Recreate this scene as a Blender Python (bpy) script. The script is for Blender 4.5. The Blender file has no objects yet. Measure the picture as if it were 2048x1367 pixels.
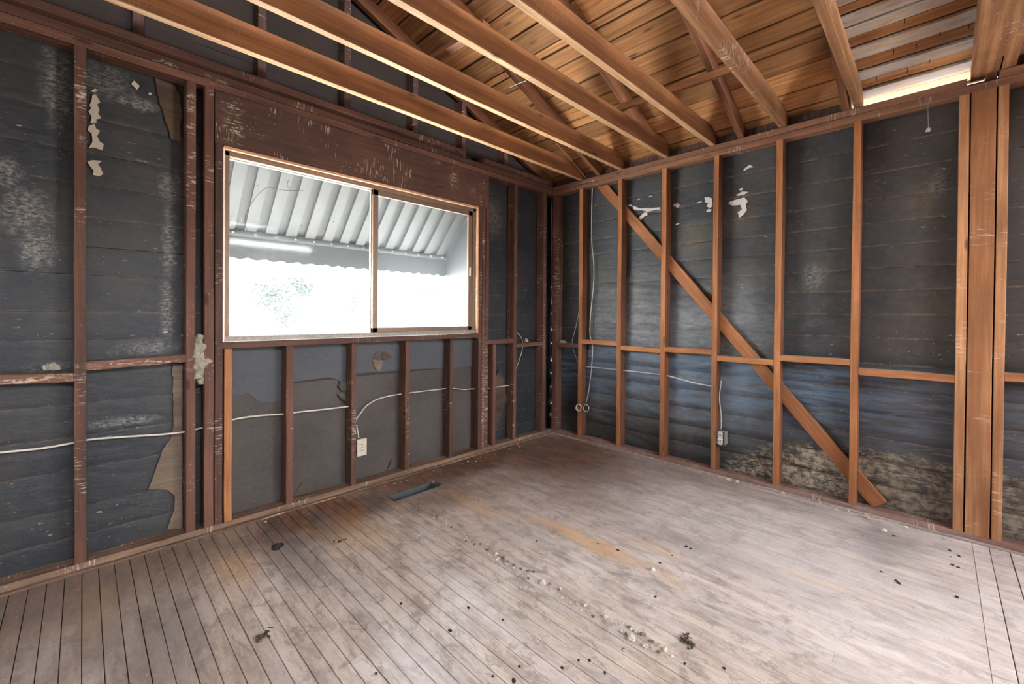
import bpy, bmesh, math, random
from mathutils import Vector, Matrix, noise
from mathutils.geometry import tessellate_polygon
random.seed(11)
SC = bpy.context.scene
COL = SC.collection
rad = math.radians

DATA = {"trail":[[-1.911,-0.548],[-1.901,-0.689],[-1.879,-0.69],[-1.866,-0.714],[-1.896,-0.802],[-1.893,-0.844],[-1.909,-0.917],[-1.889,-0.949],[-1.898,-0.988],[-1.923,-0.998],[-1.908,-1.041],[-1.891,-1.087],[-1.903,-1.151],[-1.924,-1.187],[-1.895,-1.211],[-1.919,-1.248],[-1.894,-1.256],[-1.904,-1.301],[-1.921,-1.307],[-1.902,-1.34],[-1.891,-1.388],[-1.887,-1.419],[-1.927,-1.458],[-1.888,-1.549],[-1.917,-1.573],[-1.88,-1.6],[-1.921,-1.641],[-1.895,-1.674],[-1.924,-1.685],[-1.888,-1.738],[-1.928,-1.742],[-1.903,-1.776],[-1.922,-1.795],[-1.911,-1.853],[-1.883,-1.889],[-1.888,-1.83],[-1.915,-1.915],[-1.878,-1.934],[-1.873,-1.977],[-1.878,-2.017],[-1.915,-2.012],[-1.987,-1.967],[-1.908,-2.057],[-1.882,-2.069],[-1.891,-2.099]],"big":[[-1.909,-1.524],[-1.924,-1.961],[-1.468,-1.816]],"scatter":[[-1.147,-1.839],[-1.152,-1.862],[-1.279,-1.823],[-1.384,-1.81],[-1.43,-1.612],[-1.449,-1.507],[-2.137,-1.882],[-2.117,-1.973],[-2.203,-1.862],[-2.301,-1.758],[-2.355,-1.785],[-2.111,-1.908],[-1.634,-1.911],[-1.813,-2.244],[-1.89,-2.143],[-1.658,-1.271],[-0.223,-2.581],[-0.217,-2.792],[-0.295,-2.794],[-0.256,-2.823],[-0.388,-2.798],[-0.397,-2.817],[-0.709,-2.564],[-0.749,-2.618],[-0.765,-2.627],[-0.716,-2.807],[-2.239,-1.415],[-2.369,-1.465],[-2.421,-1.205],[-2.188,-1.561],[-2.392,-1.724],[-2.658,-1.447]],"edge":[[0.025,-2.018],[-0.038,-2.222],[-0.067,-2.306],[-0.039,-2.363],[-0.07,-2.452],[-0.067,-2.511],[-0.053,-2.624],[-0.191,-2.538],[-0.028,-1.618],[-0.03,-1.682],[-0.037,-1.739]],"leaf":[[-2.648,-0.409],[-2.397,-0.566],[-2.885,-1.017],[-1.777,-2.1],[-1.799,-2.127]],"flR":[[[-0.832,2.148],[-0.899,2.112],[-0.95,2.107],[-1.007,2.094],[-1.085,2.09],[-1.086,2.072],[-1.028,2.074],[-0.972,2.07],[-0.928,2.09],[-0.862,2.102],[-0.836,2.12]],[[-0.968,2.07],[-0.976,2.043],[-0.943,2.034],[-0.911,2.012],[-0.881,2.027],[-0.914,2.049],[-0.936,2.066]],[[-0.79,2.165],[-0.824,2.156],[-0.828,2.14],[-0.794,2.151]],[[-1.197,2.094],[-1.236,2.096],[-1.254,2.077],[-1.236,2.061],[-1.204,2.076]],[[-1.445,2.104],[-1.474,2.103],[-1.503,2.084],[-1.506,2.024],[-1.487,2.015],[-1.461,2.032],[-1.475,2.054],[-1.454,2.063]],[[-1.386,2.076],[-1.422,2.078],[-1.425,2.07],[-1.389,2.068]],[[-1.458,1.996],[-1.475,2.011],[-1.502,2.001],[-1.493,1.987],[-1.47,1.985]],[[-1.215,1.928],[-1.241,1.937],[-1.252,1.929],[-1.225,1.92]],[[-1.718,2.247],[-1.731,2.264],[-1.762,2.282],[-1.787,2.259],[-1.757,2.258],[-1.731,2.245]],[[-1.691,2.118],[-1.712,2.123],[-1.722,2.112],[-1.701,2.105]],[[-1.67,2.079],[-1.712,2.097],[-1.754,2.086],[-1.723,2.069],[-1.686,2.07]],[[-1.619,2.022],[-1.627,2.038],[-1.67,2.045],[-1.728,2.051],[-1.752,2.021],[-1.739,1.995],[-1.747,1.954],[-1.722,1.924],[-1.693,1.907],[-1.685,1.947],[-1.713,1.965],[-1.702,2.001],[-1.649,2.005]],[[-0.868,2.199],[-0.905,2.197],[-0.902,2.188],[-0.876,2.191]],[[-0.974,2.2],[-1.016,2.201],[-1.009,2.191],[-0.981,2.193]]],"flL":[[[-3.309,2.202],[-3.298,2.208],[-3.282,2.178],[-3.293,2.163],[-3.285,2.141],[-3.29,2.122],[-3.278,2.103],[-3.296,2.093],[-3.295,2.075],[-3.316,2.068],[-3.311,2.097],[-3.322,2.12],[-3.312,2.141],[-3.32,2.147],[-3.312,2.176]],[[-3.322,2.053],[-3.303,2.068],[-3.296,2.048],[-3.283,2.041],[-3.293,2.013],[-3.283,1.989],[-3.27,1.983],[-3.275,1.95],[-3.303,1.956],[-3.322,1.951],[-3.309,1.981],[-3.312,2.02],[-3.325,2.03]],[[-3.327,1.885],[-3.309,1.896],[-3.277,1.9],[-3.29,1.883],[-3.28,1.863],[-3.272,1.838],[-3.287,1.825],[-3.308,1.827],[-3.304,1.846],[-3.316,1.863]],[[-3.173,2.306],[-3.161,2.327],[-3.139,2.309],[-3.15,2.286]],[[-3.106,2.288],[-3.093,2.291],[-3.097,2.277],[-3.106,2.277]],[[-3.317,2.217],[-3.3,2.235],[-3.291,2.229],[-3.303,2.216]]],"tornU":[[-3.081,2.373],[-3.039,2.366],[-3.0,2.361],[-2.98,2.314],[-2.972,2.227],[-2.98,2.155],[-2.976,2.077],[-3.016,2.08],[-3.023,2.122],[-3.039,2.161],[-3.054,2.229],[-3.073,2.304]],"tornD":[[-3.009,0.913],[-2.968,0.909],[-2.967,0.031],[-3.029,0.053],[-3.001,0.143],[-2.998,0.214],[-3.029,0.258],[-3.105,0.283],[-3.073,0.389],[-3.051,0.468],[-3.013,0.53],[-3.004,0.586]],"scrapR":[[-0.732,0.053],[-0.545,0.388],[-0.579,0.531],[-0.645,0.698],[-0.737,0.548],[-0.744,0.055]],"puck":[[-1.895,0.862],[-1.868,0.788],[-1.834,0.77],[-1.811,0.843]],"blob":[[-2.893,1.026],[-2.893,0.94],[-2.893,0.874]],"chunkL":[[-3.442,0.93]],"chunkR":[[-0.091,0.921]]}

# ------------------------------------------------------------------ camera
cam = bpy.data.cameras.new('camera')
cam_ob = bpy.data.objects.new('camera', cam); COL.objects.link(cam_ob); SC.camera = cam_ob
F, CX, CY = 855.944, 1016.615, 635.635
YAW, PIT, ROL = 0.7827, -0.0082, 0.0077
cam.sensor_fit = 'HORIZONTAL'; cam.sensor_width = 36.0
cam.lens = 36.0 * F / 2048
cam.shift_x = (1024 - CX) / 2048
cam.shift_y = (CY - 683.5) / 2048
cam.clip_start = 0.02; cam.clip_end = 200
fw = Vector((math.sin(YAW) * math.cos(PIT), math.cos(YAW) * math.cos(PIT), math.sin(PIT)))
rt = Vector((math.cos(YAW), -math.sin(YAW), 0)); up = rt.cross(fw)
r2 = rt * math.cos(ROL) + up * math.sin(ROL); u2 = -rt * math.sin(ROL) + up * math.cos(ROL)
M = Matrix((r2, u2, -fw)).transposed().to_4x4()
M.translation = Vector((-3.342, -2.7387, 1.1832))
cam_ob.matrix_world = M

# ------------------------------------------------------------------ world, sun, lights, exposure
w = bpy.data.worlds.new('world'); SC.world = w; w.use_nodes = True
nt = w.node_tree; nt.nodes.clear()
o_ = nt.nodes.new('ShaderNodeOutputWorld'); bg = nt.nodes.new('ShaderNodeBackground')
gr = nt.nodes.new('ShaderNodeTexCoord'); sx = nt.nodes.new('ShaderNodeSeparateXYZ'); cr = nt.nodes.new('ShaderNodeValToRGB')
nt.links.new(gr.outputs['Generated'], sx.inputs[0]); nt.links.new(sx.outputs['Z'], cr.inputs[0])
cr.color_ramp.elements[0].position = 0.0; cr.color_ramp.elements[0].color = (1.0, 0.985, 0.955, 1)
cr.color_ramp.elements[1].position = 0.8; cr.color_ramp.elements[1].color = (0.62, 0.78, 1.0, 1)
nt.links.new(cr.outputs[0], bg.inputs[0]); bg.inputs[1].default_value = 44.0
nt.links.new(bg.outputs[0], o_.inputs[0])

def light(name, kind, loc, direction, energy, color, size=(1, 1), **kw):
    d = bpy.data.lights.new(name, kind); d.energy = energy; d.color = color
    if kind == 'AREA':
        d.shape = 'RECTANGLE'; d.size, d.size_y = size
    if kind == 'SUN': d.angle = kw.get('angle', 0.01)
    o = bpy.data.objects.new(name, d); COL.objects.link(o); o.location = loc
    o.rotation_euler = Vector(direction).to_track_quat('-Z', 'Y').to_euler()
    return o
light('sun', 'SUN', (6, 6, 9), (-0.02, -0.5, -1.25), 130.0, (1, 0.96, 0.9))
# lamps behind the camera; the first stands for an unmodelled far window
light('far_window_daylight', 'AREA', (-.03, -5.15, 1.25), (-1, 0.12, -.03), 200, (1, 0.95, 0.90), (1.3, 1.3))
light('side_fill_light', 'AREA', (-4.93, -1.5, 1.25), (1, 0.0, -.08), 16, (1, 0.94, 0.88), (1.1, 1.3))  # added fill lamp in front of the closed side wall
pt = light('window_portal', 'AREA', (-1.89, 0.12, 1.55), (0, -1, 0), 1, (1, 1, 1), (1.75, 1.02)); pt.data.cycles.is_portal = True
SC.view_settings.view_transform = 'Standard'; SC.view_settings.look = 'None'
SC.view_settings.gamma = 1.0; SC.view_settings.use_curve_mapping = False
SC.view_settings.exposure = 0.42
SC.cycles.use_denoising = True
SC.cycles.max_bounces = 8; SC.cycles.diffuse_bounces = 5; SC.cycles.transparent_max_bounces = 12
SC.cycles.sample_clamp_indirect = 12.0
SC.cycles.caustics_reflective = False; SC.cycles.caustics_refractive = False

# ------------------------------------------------------------------ materials
class NT:
    def __init__(s, name):
        m = bpy.data.materials.new(name); m.use_nodes = True; s.m = m; s.t = m.node_tree; s.t.nodes.clear()
        s.out = s.n('ShaderNodeOutputMaterial')
        s.b = s.n('ShaderNodeBsdfPrincipled'); s.l(s.b.outputs[0], s.out.inputs[0])
    def n(s, k, **kw):
        x = s.t.nodes.new(k)
        for a, v in kw.items(): setattr(x, a, v)
        return x
    def l(s, a, b): s.t.links.new(a, b)
    def put(s, v, sock):
        if isinstance(v, bpy.types.NodeSocket): s.l(v, sock)
        elif v is not None: sock.default_value = v
    def math(s, op, a, b=None, c=None, clamp=False):
        x = s.n('ShaderNodeMath', operation=op); x.use_clamp = clamp
        for i, v in enumerate((a, b, c)): s.put(v, x.inputs[i]) if v is not None else None
        return x.outputs[0]
    def vmath(s, op, a, b=None):
        x = s.n('ShaderNodeVectorMath', operation=op); s.put(a, x.inputs[0])
        if b is not None: s.put(b, x.inputs[1])
        return x.outputs['Value'] if op in ('LENGTH', 'DISTANCE') else x.outputs[0]
    def noise(s, vec, scale, detail=3, rough=.55, dist=0.0):
        x = s.n('ShaderNodeTexNoise'); s.l(vec, x.inputs['Vector']); x.inputs['Scale'].default_value = scale
        x.inputs['Detail'].default_value = detail; x.inputs['Roughness'].default_value = rough; x.inputs['Distortion'].default_value = dist
        return x.outputs['Fac']
    def vor(s, vec, scale, feat='F1', rnd=1.0):
        x = s.n('ShaderNodeTexVoronoi', feature=feat); s.l(vec, x.inputs['Vector']); x.inputs['Scale'].default_value = scale
        x.inputs['Randomness'].default_value = rnd
        return x.outputs['Distance']
    def ramp(s, v, a, b, lo=0.0, hi=1.0):
        x = s.n('ShaderNodeMapRange'); x.clamp = True; s.l(v, x.inputs[0])
        for i, q in enumerate((a, b, lo, hi)): x.inputs[i + 1].default_value = q
        return x.outputs[0]
    def mix(s, f, a, b, blend='MIX'):
        x = s.n('ShaderNodeMix', data_type='RGBA', blend_type=blend)
        s.put(f, x.inputs[0])
        for v, i in ((a, 6), (b, 7)):
            if isinstance(v, tuple): v = (*v[:3], 1)
            s.put(v, x.inputs[i])
        return x.outputs[2]
    def pos(s): return s.n('ShaderNodeNewGeometry').outputs['Position']
    def obj(s):
        tc = s.n('ShaderNodeTexCoord').outputs['Object']; oi = s.n('ShaderNodeObjectInfo').outputs['Random']
        off = s.vmath('SCALE', (7.3, 11.1, 5.7)); s.t.nodes[-1].inputs['Scale'].default_value = 1
        sc = s.t.nodes[-1]; s.l(s.math('MULTIPLY', oi, 9.0), sc.inputs['Scale'])
        return s.vmath('ADD', tc, sc.outputs[0]), oi
    def bump(s, h, strength, dist=.002):
        x = s.n('ShaderNodeBump'); s.l(h, x.inputs['Height']); x.inputs['Strength'].default_value = strength; x.inputs['Distance'].default_value = dist
        s.l(x.outputs[0], s.b.inputs['Normal'])
    def blobs(s, P, items, noise_v):
        """soft-edged stains at places of their own on the surface: (centre, radii, weight)"""
        acc = None
        for c, r, wgt in items:
            d = s.vmath('SUBTRACT', P, tuple(c)); d = s.vmath('DIVIDE', d, tuple(r)); d = s.vmath('LENGTH', d)
            d = s.math('ADD', d, s.math('MULTIPLY', s.math('SUBTRACT', noise_v, .5), 1.6))
            v = s.ramp(d, 1.05, .35, 0, wgt)
            acc = v if acc is None else s.math('MAXIMUM', acc, v)
        return acc

def wood(name, light_c, dark_c, speck=.3, rough=.7, knots=True, white=0.0, var=.25, dirt=None, bump=.5, gs=1.0, marks=None, ring=.26):
    k = NT(name); P, rnd = k.obj()
    st = k.vmath('MULTIPLY', P, (1.0, 16.0 * gs, 16.0 * gs))
    g1 = k.noise(st, 2.2, 5, .6, .6)
    st2 = k.vmath('MULTIPLY', P, (1.6, 60.0 * gs, 60.0 * gs))
    g2 = k.noise(st2, 2.0, 3, .6)
    big = k.noise(P, 2.3, 3, .6)
    wv_ = k.n('ShaderNodeTexWave', wave_type='BANDS', bands_direction='Y'); k.l(k.vmath('MULTIPLY', P, (.35, 5.5 * gs, 3.5 * gs)), wv_.inputs['Vector'])
    wv_.inputs['Scale'].default_value = 1.6; wv_.inputs['Distortion'].default_value = 7.0; wv_.inputs['Detail'].default_value = 3; wv_.inputs['Detail Scale'].default_value = 1.2
    g0 = g1
    g1 = k.math('ADD', k.math('MULTIPLY', g1, 1 - ring * 1.25), k.math('MULTIPLY', wv_.outputs['Fac'], ring))
    base = k.mix(k.ramp(g1, .30, .70), dark_c, light_c)
    fine = k.ramp(g2, .4, .62)
    base = k.mix(k.math('MULTIPLY', k.math('SUBTRACT', 1.0, fine), .38), base, tuple(c * .55 for c in dark_c))
    v = k.math('ADD', k.math('MULTIPLY', k.math('SUBTRACT', rnd, .5), 2 * var), 1.0)
    v = k.math('MULTIPLY', v, k.ramp(big, .3, .7, .78, 1.18))
    hs = k.n('ShaderNodeHueSaturation'); k.l(base, hs.inputs['Color']); k.l(v, hs.inputs['Value']); base = hs.outputs[0]
    if knots:
        kv = k.vor(k.vmath('MULTIPLY', P, (1.0, 3.2, 3.2)), 2.6)
        kf = k.ramp(kv, .115, .05)
        base = k.mix(k.math('MULTIPLY', kf, .75), base, tuple(c * .28 for c in dark_c))
    if white > 0:
        wv = k.math('MULTIPLY', k.ramp(k.noise(k.vmath('MULTIPLY', P, (1, 5, 5)), 5, 5, .7), .5 - white * .25, .72 - white * .3), min(1, white * 1.15))
        base = k.mix(wv, base, (.46, .43, .41))
    if dirt: base = k.mix(k.ramp(k.noise(P, 9, 4, .7), .5, .75, 0, .6), base, dirt)
    if speck > 0:
        sp = k.vor(P, 60); area = k.ramp(k.noise(P, 7, 2), .50, .72)
        sf = k.math('MULTIPLY', k.ramp(sp, .16, .09), area)
        scr = k.math('MULTIPLY', k.ramp(k.noise(k.vmath('MULTIPLY', P, (90, 9, 9)), 1.6, 2), .58, .66), k.ramp(k.noise(P, 4.1, 2), .57, .62))
        sf = k.math('MULTIPLY', k.math('MAXIMUM', sf, k.math('MULTIPLY', scr, .9 if speck > .4 else .25)), speck, clamp=True)
        base = k.mix(sf, base, (.62, .55, .48))
    if marks:   # plaster keys left where laths were nailed across the timber
        W_ = k.pos(); mn = k.noise(W_, 30, 4, .7); mk_ = k.blobs(W_, marks, mn)
        stripe = k.math('MULTIPLY', k.ramp(k.noise(k.vmath('MULTIPLY', W_, (8, 8, 75)), 1.5, 3, .6, .4), .50, .58), k.ramp(k.noise(W_, 45, 3, .7), .40, .55))
        base = k.mix(k.math('MULTIPLY', mk_, stripe), base, (.50, .42, .33))
    k.l(base, k.b.inputs['Base Color']); k.b.inputs['Roughness'].default_value = rough
    k.b.inputs['Specular IOR Level'].default_value = .3
    k.bump(k.math('ADD', g0, g2), bump, .0015)
    return k.m

def plain(name, col, rough=.6, metal=0.0, nscale=40, namt=.2, bump=.2):
    k = NT(name); P = k.n('ShaderNodeTexCoord').outputs['Object']; nv = k.noise(P, nscale, 4, .6)
    c = k.mix(k.math('MULTIPLY', k.ramp(nv, .35, .7), namt), col, tuple(x * .35 for x in col[:3]))
    k.l(c, k.b.inputs['Base Color']); k.b.inputs['Roughness'].default_value = rough; k.b.inputs['Metallic'].default_value = metal
    if bump: k.bump(nv, bump)
    return k.m

def felt(name, which):
    """old black building paper with patches, streaks and plaster smears"""
    k = NT(name); P = k.pos()
    ax = (3.0, 3.0, 9.0)
    n1 = k.noise(P, 3.0, 4, .6); n2 = k.noise(k.vmath('MULTIPLY', P, ax), 4, 5, .65, .5); n3 = k.noise(P, 24, 4, .65)
    base = k.mix(k.ramp(n1, .35, .65), *(((.022, .027, .034), (.052, .049, .048)) if which == 'right' else ((.013, .018, .026), (.032, .032, .033))))
    base = k.mix(k.math('MULTIPLY', k.ramp(n2, .52, .7), .6), base, (.075, .055, .043) if which == 'right' else (.040, .032, .028))
    z = k.n('ShaderNodeSeparateXYZ'); k.l(P, z.inputs[0])
    if which == 'right':
        pb = k.math('MULTIPLY', k.math('MULTIPLY', k.ramp(z.outputs[2], 1.62, 1.2), k.ramp(z.outputs[2], .15, .45)), k.math('MULTIPLY', k.ramp(z.outputs[1], -.38, -.5), k.ramp(z.outputs[1], -2.1, -1.7)))
        base = k.mix(k.math('MULTIPLY', pb, k.ramp(n1, .3, .6, .45, .9)), base, k.mix(k.ramp(n2, .4, .6), (.10, .115, .135), (.19, .195, .20)))  # paler mid bays: window light on the paper put into the colour
        # sky sheen painted as a blue band below the blocking, rotted tan paper at the foot of the wall
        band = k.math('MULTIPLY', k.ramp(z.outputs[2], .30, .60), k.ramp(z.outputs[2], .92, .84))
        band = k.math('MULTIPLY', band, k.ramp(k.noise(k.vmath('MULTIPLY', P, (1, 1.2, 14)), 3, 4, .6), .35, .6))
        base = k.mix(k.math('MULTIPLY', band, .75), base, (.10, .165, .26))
        low = k.math('MULTIPLY', k.ramp(z.outputs[2], .50, .08), k.ramp(z.outputs[1], -1.4, -2.45, .10, 1))
        rag = k.ramp(k.noise(k.vmath('MULTIPLY', P, (2, 2.6, 13)), 4.2, 7, .75, 1.2), .60, .47)
        lowm = k.ramp(k.math('MULTIPLY', low, rag), .25, .33)
        base = k.mix(k.math('MULTIPLY', lowm, .85), base, k.mix(k.ramp(n3, .4, .6), (.12, .09, .055), (.46, .385, .275)))
        rag2 = k.ramp(k.noise(k.vmath('MULTIPLY', P, (2, 2.0, 16)), 3.6, 5, .7, .8), .60, .66)
        mid = k.math('MULTIPLY', k.ramp(z.outputs[2], .95, .7), k.ramp(z.outputs[1], -1.9, -2.2))
        base = k.mix(k.math('MULTIPLY', k.math('MULTIPLY', rag2, mid), .6), base, (.30, .24, .19))
        br = k.blobs(P, [((.09, -1.37, 1.80), (.3, .15, .16), .7), ((.09, -2.66, 1.85), (.3, .1, .17), .9), ((.09, -1.70, 1.95), (.3, .15, .2), .35), ((.09, -2.7, 1.35), (.3, .16, .5), .3), ((.09, -3.3, 1.3), (.3, .33, 1.6), 1.0)], n3)
        base = k.mix(k.math('MULTIPLY', br, k.ramp(n3, .35, .6)), base, (.13, .095, .052))
        base = k.mix(k.math('MULTIPLY', k.ramp(z.outputs[1], -2.2, -2.6), .5), base, (.055, .043, .037))
        st = k.blobs(P, [((.09, -2.15, 1.45), (.3, .08, .1), .45), ((.09, -2.72, 1.95), (.3, .05, .1), .4)], n3)
    else:
        st = k.blobs(P, [((-3.52, .09, 1.62), (.09, .3, .13), .6), ((-3.49, .09, 1.45), (.07, .3, .11), .7), ((-3.60, .09, 1.78), (.09, .3, .08), .7),
             ((-3.43, .09, 2.22), (.06, .3, .2), .5), ((-3.02, .09, 1.55), (.035, .3, .26), .6), ((-3.03, .09, 1.2), (.035, .3, .2), .5), ((-3.02, .09, 1.83), (.05, .3, .10), .5),
             ((-3.14, .09, 2.22), (.10, .3, .035), .8), ((-3.25, .09, 2.28), (.11, .3, .1), .45), ((-3.10, .09, 1.0), (.15, .3, .045), .5),
             ((-.81, .09, 1.62), (.03, .3, .40), .6), ((-.85, .09, 1.12), (.05, .3, .12), .6), ((-.44, .09, 1.62), (.028, .3, .38), .9), ((-.72, .09, 2.05), (.13, .3, .2), .4), ((-.46, .09, 2.1), (.09, .3, .06), .6),
             ((-3.45, .09, .93), (.09, .3, .03), .4), ((-3.2, .09, .64), (.15, .3, .03), .6)], n3)
    n4 = k.noise(k.vmath('MULTIPLY', P, (1.4, 1.4, 3)), 30, 5, .75)
    base = k.mix(k.math('MULTIPLY', st, k.ramp(n4, .42, .68)), base, (.42, .42, .38))
    uvn = k.n('ShaderNodeUVMap'); us = k.n('ShaderNodeSeparateXYZ'); k.l(uvn.outputs[0], us.inputs[0])
    seam = k.math('MULTIPLY', k.math('MAXIMUM', k.ramp(us.outputs[1], .955, .985), k.ramp(us.outputs[1], .04, .015)), k.ramp(k.noise(k.vmath('MULTIPLY', P, (6, 6, 2)), 3, 4, .7), .42, .58))
    base = k.mix(k.math('MULTIPLY', seam, .55 if which == 'right' else .25), base, (.23, .155, .10))
    # dust on drapes, fine specks
    base = k.mix(k.math('MULTIPLY', k.ramp(n3, .5, .8), .30), base, (.10, .10, .10) if which == 'right' else (.055, .058, .062))
    sp = k.ramp(k.vor(P, 42), .085, .045); area = k.ramp(k.noise(P, 4.5, 3), .48, .66)
    base = k.mix(k.math('MULTIPLY', k.math('MULTIPLY', sp, area), .8), base, (.6, .58, .52))
    scr = k.math('MULTIPLY', k.ramp(k.noise(k.vmath('MULTIPLY', P, (22, 22, 70)), 1.1, 2), .70, .74), k.ramp(k.noise(P, 3.3, 2), .50, .6))
    base = k.mix(k.math('MULTIPLY', scr, .5), base, (.5, .47, .42))
    k.l(base, k.b.inputs['Base Color']); k.b.inputs['Roughness'].default_value = .52
    k.b.inputs['Specular IOR Level'].default_value = .42
    k.bump(k.math('ADD', n3, k.math('MULTIPLY', n2, 2.0)), .5, .003)
    return k.m

def floor_mat():
    k = NT('worn_floor_wood'); P = k.pos(); Po, rnd = k.obj()
    along = k.vmath('MULTIPLY', P, (16, 1.3, 1)); fine = k.vmath('MULTIPLY', P, (110, 7.0, 1))
    g1 = k.noise(along, 1.6, 6, .68, .5); g2 = k.noise(fine, 1.0, 4, .6); n1 = k.noise(P, 1.7, 5, .6); n2 = k.noise(P, 5.5, 5, .65)
    n3 = k.noise(k.vmath('MULTIPLY', P, (5, 1.6, 1)), 3.0, 6, .75, .6)
    base = k.mix(k.ramp(n1, .35, .65), (.52, .43, .35), (.65, .575, .505))
    base = k.mix(k.math('MULTIPLY', k.ramp(n3, .44, .60), .68), base, (.31, .24, .20))
    base = k.mix(k.math('MULTIPLY', k.ramp(k.noise(k.vmath('MULTIPLY', P, (3, 1, 1)), 2.3, 6, .7), .5, .7), .55), base, (.52, .50, .51))
    n5 = k.noise(k.vmath('MULTIPLY', P, (4.2, 2.6, 1)), 2.6, 8, .80, .5)
    base = k.mix(k.math('MULTIPLY', k.ramp(n5, .52, .60), .62), base, (.21, .165, .145))
    base = k.mix(k.math('MULTIPLY', k.ramp(n5, .43, .36), .30), base, (.72, .66, .60))
    xs = k.n('ShaderNodeSeparateXYZ'); k.l(P, xs.inputs[0])
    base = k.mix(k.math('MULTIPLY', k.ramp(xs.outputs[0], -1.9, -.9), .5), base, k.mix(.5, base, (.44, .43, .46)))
    tint = k.math('ADD', k.math('MULTIPLY', k.math('SUBTRACT', rnd, .5), .16), 1.0)
    hs = k.n('ShaderNodeHueSaturation'); k.l(base, hs.inputs['Color']); k.l(tint, hs.inputs['Value']); base = hs.outputs[0]
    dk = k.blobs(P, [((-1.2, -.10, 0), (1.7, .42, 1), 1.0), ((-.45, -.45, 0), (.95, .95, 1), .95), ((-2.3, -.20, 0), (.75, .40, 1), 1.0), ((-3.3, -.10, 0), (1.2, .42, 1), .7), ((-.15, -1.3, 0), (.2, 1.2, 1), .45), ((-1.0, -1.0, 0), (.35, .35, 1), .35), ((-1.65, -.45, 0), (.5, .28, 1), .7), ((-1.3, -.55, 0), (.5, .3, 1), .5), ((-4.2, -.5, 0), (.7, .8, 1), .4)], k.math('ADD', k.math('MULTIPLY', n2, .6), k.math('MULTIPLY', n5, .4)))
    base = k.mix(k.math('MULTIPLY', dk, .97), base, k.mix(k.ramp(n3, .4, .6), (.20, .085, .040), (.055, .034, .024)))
    gr = k.blobs(P, [((-2.62, -.55, 0), (.16, .5, 1), .7), ((-3.15, -.75, 0), (.16, .5, 1), .6), ((-2.05, -.30, 0), (.06, .28, 1), .9), ((-2.35, -.28, 0), (.07, .25, 1), .8), ((-3.3, -.62, 0), (.09, .22, 1), .7), ((-.7, -1.05, 0), (.25, .3, 1), .35), ((-.35, -2.55, 0), (.30, .2, 1), .6), ((-1.1, -1.9, 0), (.13, .6, 1), .35)], n2)
    base = k.mix(k.math('MULTIPLY', gr, .75), base, (.115, .105, .11))
    orr = k.blobs(P, [((-1.47, -1.45, 0), (.075, .55, 1), .9), ((-1.27, -1.75, 0), (.05, .2, 1), .5), ((-1.62, -.75, 0), (.07, .35, 1), .5), ((-2.3, -.55, 0), (.2, .3, 1), .45), ((-2.85, -.5, 0), (.12, .25, 1), .5), ((-3.3, -.4, 0), (.1, .3, 1), .4), ((-1.0, -2.35, 0), (.05, .3, 1), .4)], n2)
    base = k.mix(k.math('MULTIPLY', orr, .75), base, (.58, .36, .17))
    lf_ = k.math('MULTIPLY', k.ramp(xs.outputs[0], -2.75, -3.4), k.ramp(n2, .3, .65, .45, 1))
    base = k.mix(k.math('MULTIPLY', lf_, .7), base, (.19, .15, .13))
    pale = k.blobs(P, [((-2.2, -1.35, 0), (.09, .3, 1), .6), ((-2.55, -1.5, 0), (.10, .25, 1), .5), ((-.9, -2.3, 0), (.5, .5, 1), .45), ((-1.2, -2.6, 0), (.5, .4, 1), .35)], n2)
    base = k.mix(k.math('MULTIPLY', pale, .6), base, (.74, .71, .70))
    base = k.mix(k.math('MULTIPLY', k.ramp(g1, .50, .64), .30), base, (.25, .185, .155))
    base = k.mix(k.math('MULTIPLY', k.ramp(g2, .56, .68), .28), base, (.14, .11, .10))
    base = k.mix(k.math('MULTIPLY', k.ramp(k.noise(k.vmath('MULTIPLY', P, (1, .8, 1)), 60, 3, .6), .62, .72), .35), base, (.62, .6, .57))
    sp = k.ramp(k.vor(P, 26), .06, .03)
    base = k.mix(k.math('MULTIPLY', sp, k.ramp(k.noise(P, 6, 2), .5, .7)), base, (.03, .025, .02))
    k.l(base, k.b.inputs['Base Color'])
    k.l(k.ramp(n2, .3, .7, .30, .56), k.b.inputs['Roughness']); k.b.inputs['Specular IOR Level'].default_value = .35
    k.bump(k.math('ADD', k.math('MULTIPLY', g1, 1.0), k.math('MULTIPLY', g2, .5)), .35, .0012)
    return k.m

def kraft(name, a, b):
    k = NT(name); P = k.pos(); n1 = k.noise(P, 2.6, 4, .6); n3 = k.noise(P, 40, 4, .6)
    z = k.n('ShaderNodeSeparateXYZ'); k.l(P, z.inputs[0])
    base = k.mix(k.ramp(n1, .35, .65), a, b)
    base = k.mix(k.math('MULTIPLY', k.ramp(n3, .5, .7), .18), base, (.12, .11, .105))
    sp = k.ramp(k.vor(P, 25), .05, .03)
    base = k.mix(k.math('MULTIPLY', sp, .5), base, (.5, .47, .42))
    k.l(base, k.b.inputs['Base Color']); k.b.inputs['Roughness'].default_value = .7
    k.bump(k.math('ADD', k.math('MULTIPLY', n1, 2), n3), .35, .004)
    return k.m

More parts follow.
